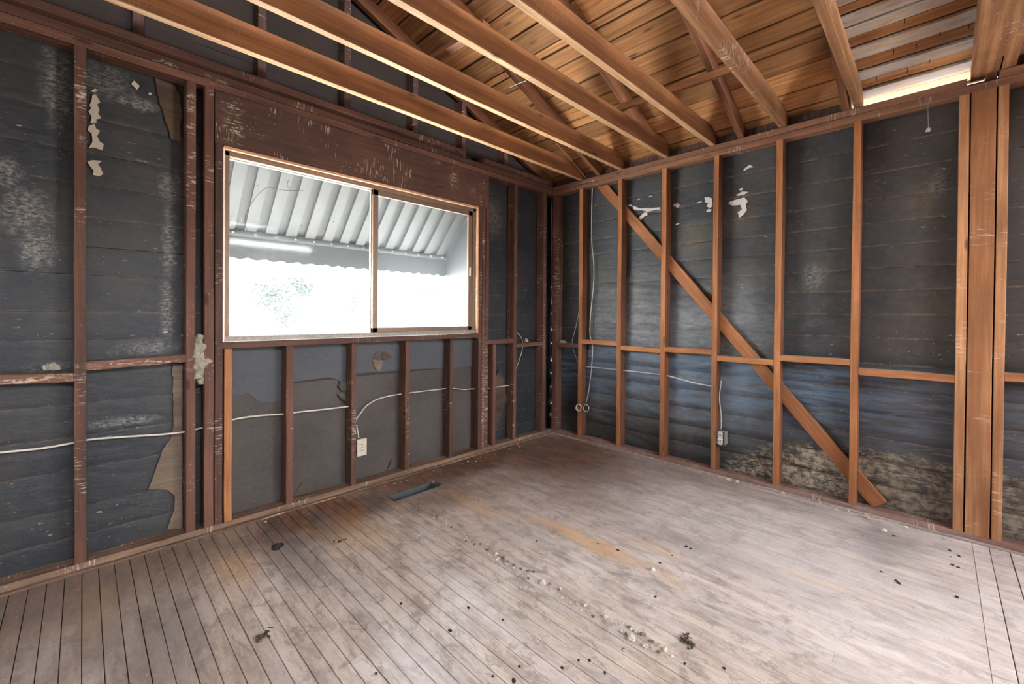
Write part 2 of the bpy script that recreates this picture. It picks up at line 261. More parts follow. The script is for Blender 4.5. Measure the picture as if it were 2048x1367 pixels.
def glass(name, fac, col):
    k = NT(name); P = k.n('ShaderNodeTexCoord').outputs['Object']
    tr = k.n('ShaderNodeBsdfTransparent'); tr.inputs[0].default_value = (.93, .95, .94, 1)
    tl = k.n('ShaderNodeBsdfTranslucent'); tl.inputs[0].default_value = (*col, 1)
    df = k.n('ShaderNodeBsdfDiffuse'); df.inputs[0].default_value = (*col, 1)
    gl = k.n('ShaderNodeBsdfGlossy'); gl.inputs['Roughness'].default_value = .05
    m1 = k.n('ShaderNodeMixShader'); m1.inputs[0].default_value = .2; k.l(tl.outputs[0], m1.inputs[1]); k.l(df.outputs[0], m1.inputs[2])
    n1 = k.noise(P, 5, 6, .7); n2 = k.noise(k.vmath('MULTIPLY', P, (1, 1, .35)), 60, 3, .7)
    f = k.math('MULTIPLY', k.ramp(n1, .3, .7, .75, 1.35), fac)
    f = k.math('ADD', f, k.math('MULTIPLY', k.ramp(n2, .6, .72), .012), clamp=True)
    m2 = k.n('ShaderNodeMixShader'); k.l(f, m2.inputs[0]); k.l(tr.outputs[0], m2.inputs[1]); k.l(m1.outputs[0], m2.inputs[2])
    m3 = k.n('ShaderNodeMixShader'); m3.inputs[0].default_value = .012; k.l(m2.outputs[0], m3.inputs[1]); k.l(gl.outputs[0], m3.inputs[2])
    # dirt spots, opaque
    dd = k.n('ShaderNodeBsdfDiffuse'); dd.inputs[0].default_value = (.05, .045, .04, 1)
    sp = k.math('MULTIPLY', k.ramp(k.vor(P, 17), .055, .03), .8)
    m4 = k.n('ShaderNodeMixShader'); k.l(sp, m4.inputs[0]); k.l(m3.outputs[0], m4.inputs[1]); k.l(dd.outputs[0], m4.inputs[2])
    k.l(m4.outputs[0], k.out.inputs[0])
    return k.m

RED = wood('wood_old_redbrown', (.19, .090, .060), (.105, .050, .036), speck=.75, var=.14, marks=[((-3.35, 0, 2.16), (.03, .1, .05), 1), ((-3.345, 0, 1.63), (.03, .1, .06), 1), ((-3.34, 0, 1.95), (.02, .1, .03), .8), ((-2.945, 0, 2.27), (.03, .1, .07), 1), ((-2.94, 0, 2.13), (.03, .1, .05), .9), ((-2.94, 0, 1.98), (.02, .1, .03), .9), ((-2.84, 0, 2.42), (.06, .1, .03), .8), ((-3.05, 0, 2.425), (.06, .1, .015), 1), ((-3.55, 0, .88), (.6, .1, .03), .8), ((-3.15, 0, .93), (.25, .1, .03), .9), ((-.11, 0, 1.6), (.03, .1, .7), .5), ((-.9, 0, .6), (.07, .1, .7), .6), ((0, -.04, 1.6), (.1, .03, .6), .8), ((-2.42, 0, 2.43), (.04, .1, .02), .9), ((-1.65, 0, .45), (.03, .1, .3), .4), ((-2.06, 0, .40), (.03, .1, .2), .8)])
REDDARK = wood('wood_old_dark', (.125, .060, .042), (.060, .032, .026), speck=.5, var=.12)
ORG = wood('wood_fir_orange', (.50, .225, .095), (.31, .115, .042), speck=.25, var=.10)
ORGS = wood('wood_fir_shaded_side', (.26, .11, .055), (.15, .058, .030), speck=.2, var=.1)
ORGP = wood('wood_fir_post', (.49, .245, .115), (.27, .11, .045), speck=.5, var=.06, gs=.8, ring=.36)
PLATE = wood('wood_plate', (.36, .17, .09), (.17, .08, .05), speck=.6, var=.1)
SOLE = wood('wood_sole_plate', (.27, .175, .115), (.14, .08, .055), speck=.9, var=.1, dirt=(.20, .16, .13))
SOLER = wood('wood_sole_plate_dusty', (.38, .23, .19), (.24, .13, .10), speck=.9, var=.1, dirt=(.36, .31, .28))
PALE = wood('wood_dusty_edge', (.46, .38, .34), (.32, .25, .21), speck=.9, var=.1, dirt=(.5, .45, .42))
JOIST = wood('wood_joist', (.30, .125, .045), (.16, .062, .025), speck=.3, var=.10)
JOISTB = wood('wood_joist_clean_lit_face', (.66, .43, .25), (.46, .25, .12), speck=.25, var=.06, gs=.6)  # underside colour: cleaner wood plus floor bounce light painted in
JOISTG = wood('wood_joist_worn', (.36, .18, .08), (.19, .085, .04), speck=.9, var=.1, gs=.7)
RAFT = wood('wood_rafter', (.24, .095, .04), (.13, .05, .025), speck=.2, var=.1)
ROOF = wood('wood_roof_board', (.52, .265, .105), (.27, .105, .038), speck=.05, var=.32, rough=.75, ring=.10)
ROOFW = wood('wood_roof_board_whitish', (.50, .34, .20), (.38, .24, .13), speck=.1, var=.15, white=.6)  # board wood with greyish white blotches
HEAD = wood('wood_header', (.145, .070, .048), (.085, .045, .035), speck=.85, var=.05, gs=.45, marks=[((-2.755, 0, 2.31), (.06, .1, .06), 1), ((-2.755, 0, 2.19), (.06, .1, .10), 1), ((-1.24, 0, 2.26), (.05, .1, .12), 1), ((-.94, 0, 2.15), (.04, .1, .05), .9), ((-.93, 0, 2.06), (.03, .1, .03), .8), ((-2.62, 0, 2.19), (.06, .1, .02), .5)])
JAMB = wood('wood_bare_jamb', (.70, .42, .27), (.55, .30, .18), speck=.2, var=.05)
FELTL, FELTR = felt('felt_window_wall', 'left'), felt('felt_right_wall', 'right')
KR1 = kraft('grey_paper_upper', (.052, .060, .075), (.068, .070, .080))
KR2 = kraft('brown_paper_lower', (.045, .037, .034), (.070, .060, .052))
BACKM = plain('building_backing', (.05, .042, .038), .9)
GABLE = plain('gable_dark_paper', (.022, .013, .011), .85, nscale=5, namt=.5)
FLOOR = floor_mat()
BARE = wood('exposed_board_wood', (.21, .16, .115), (.14, .10, .07), speck=.3, var=.05)
BARE2 = wood('exposed_brown_wood', (.13, .085, .055), (.07, .045, .03), speck=.5, var=.05)
TAN = plain('torn_tan_paper', (.50, .46, .36), .8, nscale=60)
WHITEF = plain('torn_white_backing', (.72, .68, .63), .8, nscale=60, namt=.1)
PLASTER = plain('plaster_crumb_mat', (.60, .54, .46), .9, nscale=90, namt=.55)
PLGREY = plain('plaster_lump_mat', (.34, .32, .26), .9, nscale=30, namt=.4)
LEAF = plain('dead_leaf', (.085, .055, .035), .85, nscale=60, namt=.6)
BLACKD = plain('dark_scrap', (.02, .018, .016), .85)
CABLE = plain('cable_sheath', (.60, .57, .50), .55, nscale=60, namt=.4)
METAL = plain('duct_sheet_metal', (.11, .125, .125), .5, .4, nscale=12, namt=.4)
BOXM = plain('junction_box_metal', (.50, .50, .46), .5, .4, nscale=50, namt=.6)
PLATEC = plain('cover_plate_plastic', (.60, .52, .42), .45, nscale=55, namt=.35)
DARKSLOT = plain('dark_slot', (.015, .013, .012), .8)
BRONZE = plain('bronze_aluminium', (.20, .135, .095), .45, .25, nscale=70, namt=.35)
BRONZE2 = plain('worn_sill_aluminium', (.36, .33, .29), .55, .2, nscale=50, namt=.6)
WHITEL = plain('white_caulk', (.80, .78, .75), .8, nscale=50, namt=.15)
AWN = plain('awning_aluminium', (.068, .068, .067), .6, nscale=9, namt=.25, bump=0)
AWND = plain('awning_aluminium_rib', (.052, .052, .052), .6, nscale=9, namt=.25, bump=0)
AWNS = plain('awning_end_panel', (.028, .028, .028), .6, nscale=9, namt=.25, bump=0)
GROUND = plain('pale_yard', (.42, .405, .38), .9, nscale=2, namt=.2, bump=0)
FOL = plain('shrub_leaves', (.011, .018, .009), .8, nscale=3, namt=.5, bump=0)
STUCCO = plain('grey_siding', (.020, .025, .028), .9, nscale=6, namt=.1, bump=0)
SHINGLE = plain('roof_shingle', (.30, .31, .32), .9, nscale=12, namt=.3, bump=0)
SHINGLE2 = plain('house_roof_shingle', (.045, .05, .052), .9, nscale=12, namt=.3, bump=0)
DUST = plain('thick_dust', (.36, .33, .30), .95, nscale=50, namt=.4)
DUST2 = plain('thin_dust', (.15, .125, .11), .95, nscale=50, namt=.5)
GL1 = glass('dusty_pane', .014, (.85, .87, .88)); GL2 = glass('dustier_pane', .020, (.80, .86, .88))

# ------------------------------------------------------------------ object helpers
def link(name, me, parent=None, mat=None):
    o = bpy.data.objects.new(name, me); COL.objects.link(o)
    if mat is not None and me is not None and not me.materials: me.materials.append(mat)
    if parent is not None: o.parent = parent
    return o
def tag(o, label=None, cat=None, group=None, kind=None):
    if label: o['label'] = label
    if cat: o['category'] = cat
    if group: o['group'] = group
    if kind: o['kind'] = kind
    return o
def empty(name, loc=(0, 0, 0)):
    o = bpy.data.objects.new(name, None); o.empty_display_size = .1; COL.objects.link(o); o.location = loc
    return o
def mesh_of(bm, name):
    me = bpy.data.meshes.new(name); bm.normal_update(); bm.to_mesh(me); bm.free(); return me
def box_bm(bm, a, b):
    a, b = Vector(a), Vector(b); vs = [bm.verts.new((x, y, z)) for x in (a.x, b.x) for y in (a.y, b.y) for z in (a.z, b.z)]
    for f in ((0, 1, 3, 2), (4, 6, 7, 5), (0, 4, 5, 1), (2, 3, 7, 6), (0, 2, 6, 4), (1, 5, 7, 3)): bm.faces.new([vs[i] for i in f])
    return vs
def chamfer(bm, r):
    if r > 0: bmesh.ops.bevel(bm, geom=bm.edges[:] , offset=r, segments=1, affect='EDGES', clamp_overlap=True)
def boxes(name, lst, mat, parent=None, ch=0.0):
    bm = bmesh.new()
    for a, b in lst: box_bm(bm, [min(x, y) for x, y in zip(a, b)], [max(x, y) for x, y in zip(a, b)])
    bmesh.ops.recalc_face_normals(bm, faces=bm.faces[:]); chamfer(bm, ch)
    return link(name, mesh_of(bm, name), parent, mat)
def beam(name, p0, p1, wd, ht, mat, parent=None, ch=.0025, upv=(0, 0, 1), wob=.0012, seg=5, ends=None):
    """straight timber from p0 to p1 (centre line); local X runs along it, so grain follows"""
    p0, p1 = Vector(p0), Vector(p1); L = (p1 - p0).length; X = (p1 - p0).normalized()
    U = Vector(upv); Yv = U.cross(X)
    if Yv.length < 1e-4: Yv = Vector((0, 1, 0))
    Yv.normalize(); Z = X.cross(Yv)
    bm = bmesh.new(); h, q = ht / 2, wd / 2
    c = min(ch, h * .4, q * .4); ring = [(-q + c, -h), (q - c, -h), (q, -h + c), (q, h - c), (q - c, h), (-q + c, h), (-q, h - c), (-q, -h + c)]
    rows = []
    rr = random.Random(hash((round(L, 3), round(p0.x, 2), round(p0.y, 2), round(p0.z, 2))) & 0xffff)
    for i in range(seg + 1):
        x = -L / 2 + L * i / seg; dy = rr.uniform(-wob, wob) if 0 < i < seg else 0; dz = rr.uniform(-wob, wob) if 0 < i < seg else 0
        rows.append([bm.verts.new((x, y + dy, z + dz)) for y, z in ring])
    for a, b in zip(rows, rows[1:]):
        for j in range(8): bm.faces.new((a[j], b[j], b[(j + 1) % 8], a[(j + 1) % 8]))
    bm.faces.new(rows[0][::-1]); bm.faces.new(rows[-1])
    bmesh.ops.recalc_face_normals(bm, faces=bm.faces[:])
    o = link(name, mesh_of(bm, name), parent, mat)
    m = Matrix((X, Yv, Z)).transposed().to_4x4(); m.translation = (p0 + p1) / 2
    o.matrix_world = m
    if parent is not None: o.matrix_parent_inverse = Matrix.Identity(4)
    return o
def dusty(o, mat=None):
    o.data.materials.append(mat or DUST)
    up_ = o.matrix_world.to_3x3()
    for p in o.data.polygons:
        if (up_ @ p.normal).z > .9: p.material_index = 1
    return o
def vert(name, a, b, z0, z1, wall, mat, parent, depth=.09, front=0.0, **k):
    """upright timber in a wall; a..b along the wall"""
    if wall == 'L': return beam(name, ((a + b) / 2, front + depth / 2, z0), ((a + b) / 2, front + depth / 2, z1), depth, abs(b - a), mat, parent, upv=(1, 0, 0), **k)
    return beam(name, (front + depth / 2, (a + b) / 2, z0), (front + depth / 2, (a + b) / 2, z1), depth, abs(b - a), mat, parent, upv=(0, 1, 0), **k)
def prism(name, prof, axis, t0, t1, mat, parent=None, ch=0.0):
    """polygon prof extruded along axis; prof in the other two coordinates"""
    bm = bmesh.new()
    def P(u, v, t): return {'x': (t, u, v), 'y': (u, t, v), 'z': (u, v, t)}[axis]
    A = [bm.verts.new(P(u, v, t0)) for u, v in prof]; B = [bm.verts.new(P(u, v, t1)) for u, v in prof]; n = len(prof)
    bm.faces.new(A); bm.faces.new(B[::-1])
    for i in range(n): bm.faces.new((A[i], B[i], B[(i + 1) % n], A[(i + 1) % n]))
    bmesh.ops.recalc_face_normals(bm, faces=bm.faces[:]); chamfer(bm, ch)
    return link(name, mesh_of(bm, name), parent, mat)
def tube(name, pts, r, mat, parent=None, res=3, cyclic=False):
    cu = bpy.data.curves.new(name, 'CURVE'); cu.dimensions = '3D'; cu.bevel_depth = r; cu.bevel_resolution = res; cu.resolution_u = 6; cu.use_fill_caps = True
    sp = cu.splines.new('NURBS'); sp.points.add(len(pts) - 1)
    for q, p in zip(sp.points, pts): q.co = (*p, 1)
    sp.order_u = 3; sp.use_endpoint_u = not cyclic; sp.use_cyclic_u = cyclic
    ob = bpy.data.objects.new('tmp', cu); COL.objects.link(ob)
    dg = bpy.context.evaluated_depsgraph_get(); dg.update(); me = bpy.data.meshes.new_from_object(ob.evaluated_get(dg))
    bpy.data.objects.remove(ob); bpy.data.curves.remove(cu); me.name = name; me.materials.clear(); me.materials.append(mat)
    for p in me.polygons: p.use_smooth = True
    return link(name, me, parent)
def patch(name, pts, wall, d, th, mat, parent, curl=0.0):
    """ragged thin sheet lying on the paper of a wall (thickness towards the room)"""
    out = []
    n = len(pts)
    for i in range(n):
        a, b = Vector(pts[i]), Vector(pts[(i + 1) % n]); m = max(1, int((b - a).length / .018))
        for j in range(m):
            q = a.lerp(b, j / m); s = .004 if j else .001
            q += Vector((noise.noise(Vector((q.x * 60, q.y * 60, 1))), noise.noise(Vector((q.x * 60, q.y * 60, 7))))) * s
            out.append(q)
    tri = tessellate_polygon([[Vector((q.x, q.y, 0)) for q in out]])
    bm = bmesh.new()
    P = (lambda u, v, t: (u, d - t, v)) if wall == 'L' else (lambda u, v, t: (d - t, u, v))
    lift = lambda q: curl * (.5 + .5 * noise.noise(Vector((q.x * 9, q.y * 9, 3))))
    A = [bm.verts.new(P(q.x, q.y, th + lift(q))) for q in out]; B = [bm.verts.new(P(q.x, q.y, lift(q))) for q in out]
    for t in tri: bm.faces.new([A[i] for i in t]); bm.faces.new([B[i] for i in t][::-1])
    m = len(out)
    for i in range(m):
        try: bm.faces.new((A[i], A[(i + 1) % m], B[(i + 1) % m], B[i]))
        except ValueError: pass
    bmesh.ops.recalc_face_normals(bm, faces=bm.faces[:])
    return link(name, mesh_of(bm, name), parent, mat)
def lump_mesh(name, size, seed, flat=.7, sub=2, rough=.35):
    bm = bmesh.new(); bmesh.ops.create_icosphere(bm, subdivisions=sub, radius=1)
    for v in bm.verts:
        n = noise.fractal(v.co * 1.4 + Vector((seed * 7.1, seed * 3.3, 0)), 1.0, 2.0, 3)
        v.co *= 1 + rough * n; v.co.z *= flat; v.co *= size
        v.co.z = max(v.co.z, -size * flat * .55)
    return mesh_of(bm, name)

# ------------------------------------------------------------------ numbers of the room (metres)
XF, YR = -5.0, -6.4          # far side wall, rear wall (both behind the camera)
ZT = 2.376                   # underside of the top plates
RZ = lambda x: 2.56 - .4 * x # underside of the roof boards, right slope
RIDGE = -2.75

# ================================================================== FLOOR
bm = bmesh.new()
VX0, VX1, VY0, VY1 = -1.94, -1.612, -.328, -.231
for a, b in (((XF - .1, YR - .1, -.05), (VX0, .12, -.021)), ((VX1, YR - .1, -.05), (.12, .12, -.021)), ((VX0, YR - .1, -.05), (VX1, VY0, -.021)), ((VX0, VY1, -.05), (VX1, .12, -.021))): box_bm(bm, a, b)
floor = link('floor', mesh_of(bm, 'floor'), None, BACKM); tag(floor, 'worn narrow-strip wooden floor', 'floor', kind='structure')
PITCH = .0537; x = -3.506 - PITCH * 27
nb = 0
while x < -.001:
    x1 = min(x + PITCH, 0.0)
    if x1 > XF:
        gap = .0025 if x < -2.3 else (.0019 if x < -1.9 else (.0006 if random.random() < .88 else .0014))
        ends = [.09, VY1, VY0, -2.8752] if (x1 > VX0 + .004 and x < VX1 - .004) else [.09, -2.8752]
        spans = [(ends[0], ends[1]), (ends[2], ends[3])] if len(ends) == 4 else [(ends[0], ends[1])]
        for (ya, yb) in spans:
            cuts = [ya]
            if ya - yb > 1.2:
                c = random.uniform(.35, 1.6)
                while ya - c > yb + .35: cuts.append(ya - c); c += random.uniform(.9, 1.9)
            cuts.append(yb)
            for c0, c1 in zip(cuts, cuts[1:]):
                dz = random.uniform(-.0005, .0004)
                ge = .0008
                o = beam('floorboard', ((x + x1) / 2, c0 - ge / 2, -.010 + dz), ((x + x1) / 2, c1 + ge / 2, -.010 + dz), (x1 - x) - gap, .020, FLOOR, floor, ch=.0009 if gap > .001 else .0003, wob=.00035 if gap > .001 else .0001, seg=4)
                nb += 1
    x += PITCH
# cross boards at the threshold side of the room
for k_, (ya, yb) in enumerate(((-2.8756, -2.934), (-2.936, -3.005), (-3.007, -3.075), (-3.077, -3.146), (-3.148, -3.215))):
    cuts = [.09, -1.2 - .3 * (k_ % 3), -2.9 - .25 * (k_ % 2), XF]
    for c0, c1 in zip(cuts, cuts[1:]):
        beam('floorboard', (c0, (ya + yb) / 2, -.0098), (c1 + .001, (ya + yb) / 2, -.0098), abs(yb - ya) - (.0004 if k_ == 0 else .0016), .020, FLOOR, floor, ch=.001, wob=.0005, seg=5)
for k_ in range(18):
    ya = -3.217 - k_ * .176
    beam('floorboard', (.09, ya - .087, -.010), (XF, ya - .087, -.010), .172, .020, FLOOR, floor, ch=.001, wob=.0004, seg=4)

# floor register hole with its duct boot
vent = empty('floor_duct', ((VX0 + VX1) / 2, (VY0 + VY1) / 2, -.2)); tag(vent, 'open rectangular heating duct hole in floor near window wall', 'duct')
t = .002; cx_, cy_ = vent.location.x, vent.location.y
def loc_boxes(name, lst, mat, par, ch=0.0):
    o = boxes(name, [([p - q for p, q in zip(a, par.location)], [p - q for p, q in zip(b, par.location)]) for a, b in lst], mat, par, ch); return o
zb = -.16
loc_boxes('duct_wall', [((VX0, VY0, zb), (VX0 + t, VY1, -.001)), ((VX1 - t, VY0, zb), (VX1, VY1, -.001)), ((VX0, VY0, zb), (VX1, VY0 + t, -.001)), ((VX0, VY1 - t, zb), (VX1, VY1, -.001))], METAL, vent)
loc_boxes('duct_bottom', [((VX0, VY0, zb - .003), (VX1, VY1, zb))], METAL, vent)
loc_boxes('duct_flange', [((VX0 - .006, VY0 - .006, 0), (VX1 + .006, VY0 + .002, .0012)), ((VX0 - .006, VY1 - .002, 0), (VX1 + .006, VY1 + .006, .0012)), ((VX0 - .006, VY0, 0), (VX0 + .002, VY1, .0012)), ((VX1 - .002, VY0, 0), (VX1 + .006, VY1, .0012))], METAL, vent)

# ================================================================== RIGHT WALL (plane x = 0)
wr = boxes('wall_right', [((.105, YR - .1, -.4), (.13, .13, 2.462)), ((.105, -2.34, 2.462), (.13, .13, 2.50))], BACKM); tag(wr, 'right wall of open studs over black felt paper', 'wall', kind='structure')
# horizontal sheathing courses under black paper, each its own sagging strip
def course(name, wall, a, b, z0, z1, mat, parent, sag, rip, dx=.035, seed=0):
    L = abs(b - a); nx = max(4, int(L / dx)); nz = 9; bm = bmesh.new(); rows = []
    for j in range(nz + 1):
        tt = j / nz; row = []
        for i in range(nx + 1):
            u = a + (b - a) * i / nx
            zz = z1 + (z0 - z1) * tt
            edge = .006 * noise.noise(Vector((u * 2.3, z1 * 9, seed))) if j == 0 else (.006 * noise.noise(Vector((u * 2.3, z0 * 9, seed))) if j == nz else 0)
            prof = sag * (tt ** (1.3 + .5 * noise.noise(Vector((u * 1.7, seed, 0))))) * (1 if tt < .99 else .6)
            amp = rip(u, zz) if callable(rip) else rip
            n = noise.fractal(Vector((u * 2.6, zz * 24 + 1.2 * math.sin(u * 4), seed * 3.1)), 1.0, 2.1, 4) * amp * math.sin(math.pi * min(1, tt * 1.05)) ** .7
            if sag > .005:
                w_ = max(0.0, math.sin(math.pi * min(1, tt ** (1.25 + .5 * noise.noise(Vector((u * 1.9, seed, 0))))))) ** .8
                d = max(.0805, min(.1035, .1025 - sag * w_ * (1 + .5 * noise.noise(Vector((u * 2.5, seed, 9)))) - n * .7))
            else: d = min(.103, .0945 - prof - n + (.0016 if j in (0, nz) else 0))
            row.append(bm.verts.new((u, d, zz + edge) if wall == 'L' else (d, u, zz + edge)))
        rows.append(row)
    last = [bm.verts.new((v.co.x, .104, v.co.z - .001) if wall == 'L' else (.104, v.co.y, v.co.z - .001)) for v in rows[-1]]
    rows.append(last)
    first = [bm.verts.new((v.co.x, .104, v.co.z) if wall == 'L' else (.104, v.co.y, v.co.z)) for v in rows[0]]
    rows.insert(0, first)
    for r0, r1 in zip(rows, rows[1:]):
        for i in range(nx): bm.faces.new((r0[i], r0[i + 1], r1[i + 1], r1[i]))
    bmesh.ops.recalc_face_normals(bm, faces=bm.faces[:])
    uv = bm.loops.layers.uv.new('UVMap'); row_of = {}
    for j, rw in enumerate(rows):
        for v in rw: row_of[v] = j
    for f in bm.faces:
        for lp in f.loops: lp[uv].uv = (0.5, min(1, max(0, (row_of[lp.vert] - 1) / nz)))
    for rw in (rows[1], rows[-2]):
        for a_, b_ in zip(rw, rw[1:]):
            e = bm.edges.get((a_, b_))
            if e: e.smooth = False
    me = mesh_of(bm, name)
    for p in me.polygons: p.use_smooth = True
    o = link(name, me, parent, mat); return o
ZR = [2.40, 2.224, 2.065, 1.902, 1.76, 1.62, 1.481, 1.348, 1.203, 1.061, .90, .742, .595, .445, .30, .16, .0]
for i, (za, zb_) in enumerate(zip(ZR, ZR[1:])):
    zm = (za + zb_) / 2
    rip = lambda u, z: .0012 + .014 * max(0, min(1, (1.62 - z) / .35)) * (1 if u > -1.7 else .35) + (.009 if z < .9 else 0) * (1 if u < -1.2 else .5)
    course('sheathing_board', 'R', .09, -3.9, zb_, za, FELTR, wr, .0006 + (.017 if zm < .95 else (.007 if zm < 1.5 else 0)), rip, seed=i + 1)
# plates
beam('sole_plate', (.045, .02, .018), (.045, -6.3, .018), .09, .036, SOLER, wr, seg=30, wob=.0015)
beam('sole_plate_ledge', (-.012, -.01, .004), (-.012, -3.9, .004), .020, .010, PALE, wr, seg=40, wob=.002)
beam('top_plate', (.045, .09, ZT + .020), (.045, -6.3, ZT + .020), .09, .040, PLATE, wr, seg=20)
beam('top_plate', (.045, -.0, ZT + .0625), (.045, -2.832, ZT + .0625), .09, .041, PLATE, wr, seg=20)
beam('top_plate', (.045, -2.945, ZT + .0625), (.045, -6.3, ZT + .0625), .09, .041, PLATE, wr, seg=8)
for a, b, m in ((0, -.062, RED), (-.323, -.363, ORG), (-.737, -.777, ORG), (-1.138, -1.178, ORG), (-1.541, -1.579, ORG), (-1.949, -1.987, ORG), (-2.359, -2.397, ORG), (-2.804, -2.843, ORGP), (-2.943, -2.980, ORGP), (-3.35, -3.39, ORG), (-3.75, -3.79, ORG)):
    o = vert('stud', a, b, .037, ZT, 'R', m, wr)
    if m in (ORG, ORGP):   # sides coloured darker to stand in for shade; plastered face stays pale
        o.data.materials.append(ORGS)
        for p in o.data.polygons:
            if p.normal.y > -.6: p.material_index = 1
tag(vert('post', -2.849, -2.937, .037, ZT, 'R', ORGP, wr, seg=8), 'wide grained post between two studs')
for a, b, z in ((-.063, -.322, .888), (-.364, -.736, .933), (-.778, -1.137, .897), (-1.179, -1.540, .913), (-1.580, -1.948, .868), (-1.988, -2.358, .905), (-2.398, -2.803, .852), (-2.981, -3.349, .884)):
    dusty(beam('blocking', (.042, a, z + random.uniform(-.003, .003)), (.042, b, z), .082, .040, RED if a > -.2 else ORG, wr))
beam('brace', (.068, -.50, 2.42), (.068, -2.50, .055), .022, .086, ORG, wr, upv=(0, 0, 1), seg=10)
# torn white spots of the paper
for pts in DATA['flR']: patch('torn_patch', pts, 'R', .0845, .0015, WHITEF, wr)

# ================================================================== WINDOW WALL (plane y = 0)
wl = boxes('wall_left', [((XF, .105, -.4), (.10, .13, .99)), ((XF, .105, .99), (-2.80, .13, 2.10)), ((-.955, .105, .99), (.10, .13, 2.10)), ((XF, .105, 2.10), (.10, .13, 2.47))], BACKM)
tag(wl, 'window wall of dark open studs over black felt paper', 'wall', kind='structure')
gb = prism('gable_backing', [(.10, 2.465), (XF, 2.465), (XF, 2.9), (RIDGE, 3.66), (.10, 2.53)], 'y', .105, .13, BACKM, wl)
ZL = [2.40, 2.25, 2.10, 1.93, 1.78, 1.63, 1.49, 1.355, 1.18, 1.05, .905, .75, .60, .446, .267, .133, 0]
for i, (za, zb_) in enumerate(zip(ZL, ZL[1:])):
    rp = (.0008 if za > .9 else .0025)
    course('sheathing_board', 'L', -4.9, -2.78, zb_, za, FELTL, wl, .0003 + (.002 if za < .6 else 0), rp, seed=i + 30)
    course('sheathing_board', 'L', -.93, .09, zb_, za, FELTL, wl, .0003, rp, seed=i + 60)
# gable: boards above the plate
z = 2.44; i = 0
while z < 3.55:
    z2 = z + .19
    xr = min(.09, (2.56 - z) / .4 + .05); xl = max(-4.9, 2 * RIDGE - xr)
    course('sheathing_board', 'L', xl, xr, z, z2, GABLE, wl, .003, .002, dx=.09, seed=90 + i); z = z2; i += 1
for xs in (-4.3, -3.75, -3.15, -2.615, -2.115, -1.60, -1.14, -.66):
    zt = RZ(xs) - .1 if xs > RIDGE else RZ(2 * RIDGE - xs) - .1
    vert('gable_stud', xs - .022, xs + .022, 2.462, zt, 'L', REDDARK, wl)
# smooth paper under the window: a lower brown sheet and an upper grey sheet lapping it
course('paper_sheet', 'L', -2.80, -.93, .02, .745, KR2, wl, .002, .0015, dx=.05, seed=7)
up_pts = [(-2.80, .70), (-2.66, .715), (-2.60, .655), (-2.52, .645), (-2.44, .645), (-2.44, .752), (-2.20, .762), (-2.145, .745), (-2.10, .71), (-2.07, .765), (-1.9, .768), (-1.5, .755), (-1.2, .742), (-.93, .735), (-.93, 1.0), (-2.80, 1.0)]
patch('paper_sheet', up_pts, 'L', .088, .0025, KR1, wl, curl=.002)
# folded scraps
patch('torn_patch', DATA['puck'], 'L', .082, .0015, BARE, wl, curl=.012)
patch('torn_patch', [(-1.885, .87), (-1.86, .905), (-1.83, .92), (-1.815, .90), (-1.83, .86), (-1.84, .83)], 'L', .083, .001, KR2, wl, curl=.01)
patch('torn_patch', [(-1.825, .865), (-1.812, .905), (-1.79, .91), (-1.765, .885), (-1.745, .86), (-1.80, .85)], 'L', .081, .001, BARE2, wl, curl=.014)
patch('torn_patch', [(-2.135, .70), (-2.11, .73), (-2.085, .745), (-2.08, .66), (-2.115, .665)], 'L', .080, .001, KR2, wl, curl=.016)
patch('torn_patch', [(-2.14, .645), (-2.11, .655), (-2.085, .645), (-2.08, .585), (-2.11, .605)], 'L', .080, .001, KR2, wl, curl=.018)
patch('torn_patch', [(-2.40, .06), (-2.36, .115), (-2.335, .10), (-2.375, .045)], 'L', .083, .001, BARE2, wl, curl=.004)
patch('torn_patch', [(-1.76, .045), (-1.735, .115), (-1.715, .09), (-1.73, .06)], 'L', .083, .001, BARE2, wl, curl=.008)
patch('torn_patch', DATA['tornU'], 'L', .084, .002, BARE2, wl)
patch('torn_patch', DATA['tornD'], 'L', .083, .002, BARE, wl)
patch('torn_patch', DATA['scrapR'], 'L', .083, .002, BARE2, wl)
for pts in DATA['flL']: patch('torn_patch', pts, 'L', .085, .0015, TAN, wl)
# plates
beam('sole_plate', (XF, .045, .018), (.0, .045, .018), .09, .036, SOLE, wl, seg=34, wob=.0015)
beam('sole_plate_ledge', (XF, -.012, .004), (-.01, -.012, .004), .024, .012, SOLE, wl, seg=40, wob=.002)
beam('top_plate', (XF, .045, ZT + .020), (.0, .045, ZT + .020), .09, .040, RED, wl, seg=16, wob=.0015)
beam('top_plate', (XF, .045, ZT + .0625), (.0, .045, ZT + .0625), .09, .041, RED, wl, seg=16, wob=.0015)
beam('ceiling_nailer', (XF, .012, 2.482), (-1.178, .012, 2.482), .115, .040, RED, wl, ch=.006, seg=16, wob=.002)
beam('ceiling_nailer', (-.962, .012, 2.474), (-.10, .012, 2.474), .115, .040, RED, wl, ch=.004, seg=5)
for a, b in ((-3.745, -3.785), (-4.15, -4.19), (-4.55, -4.59), (-3.370, -3.330), (-2.963, -2.923), (-2.885, -2.843)):
    vert('stud', a, b, .037, ZT, 'L', RED, wl, seg=7)
vert('trimmer_stud', -2.839, -2.803, .037, 2.088, 'L', REDDARK, wl)
vert('trimmer_stud', -.970, -.935, .037, 2.088, 'L', REDDARK, wl)
for a, b, m in ((-.932, -.897, RED), (-.894, -.858, RED), (-.546, -.506, RED), (-.140, -.102, RED), (-.098, -.064, REDDARK)):
    vert('stud', a, b, .037, 2.088 if a < -.89 and a > -.93 else ZT, 'L', m, wl, front=.0 if a != -.098 else .02)
vert('stud', -.80, -.765, .037, .92, 'L', RED, wl)
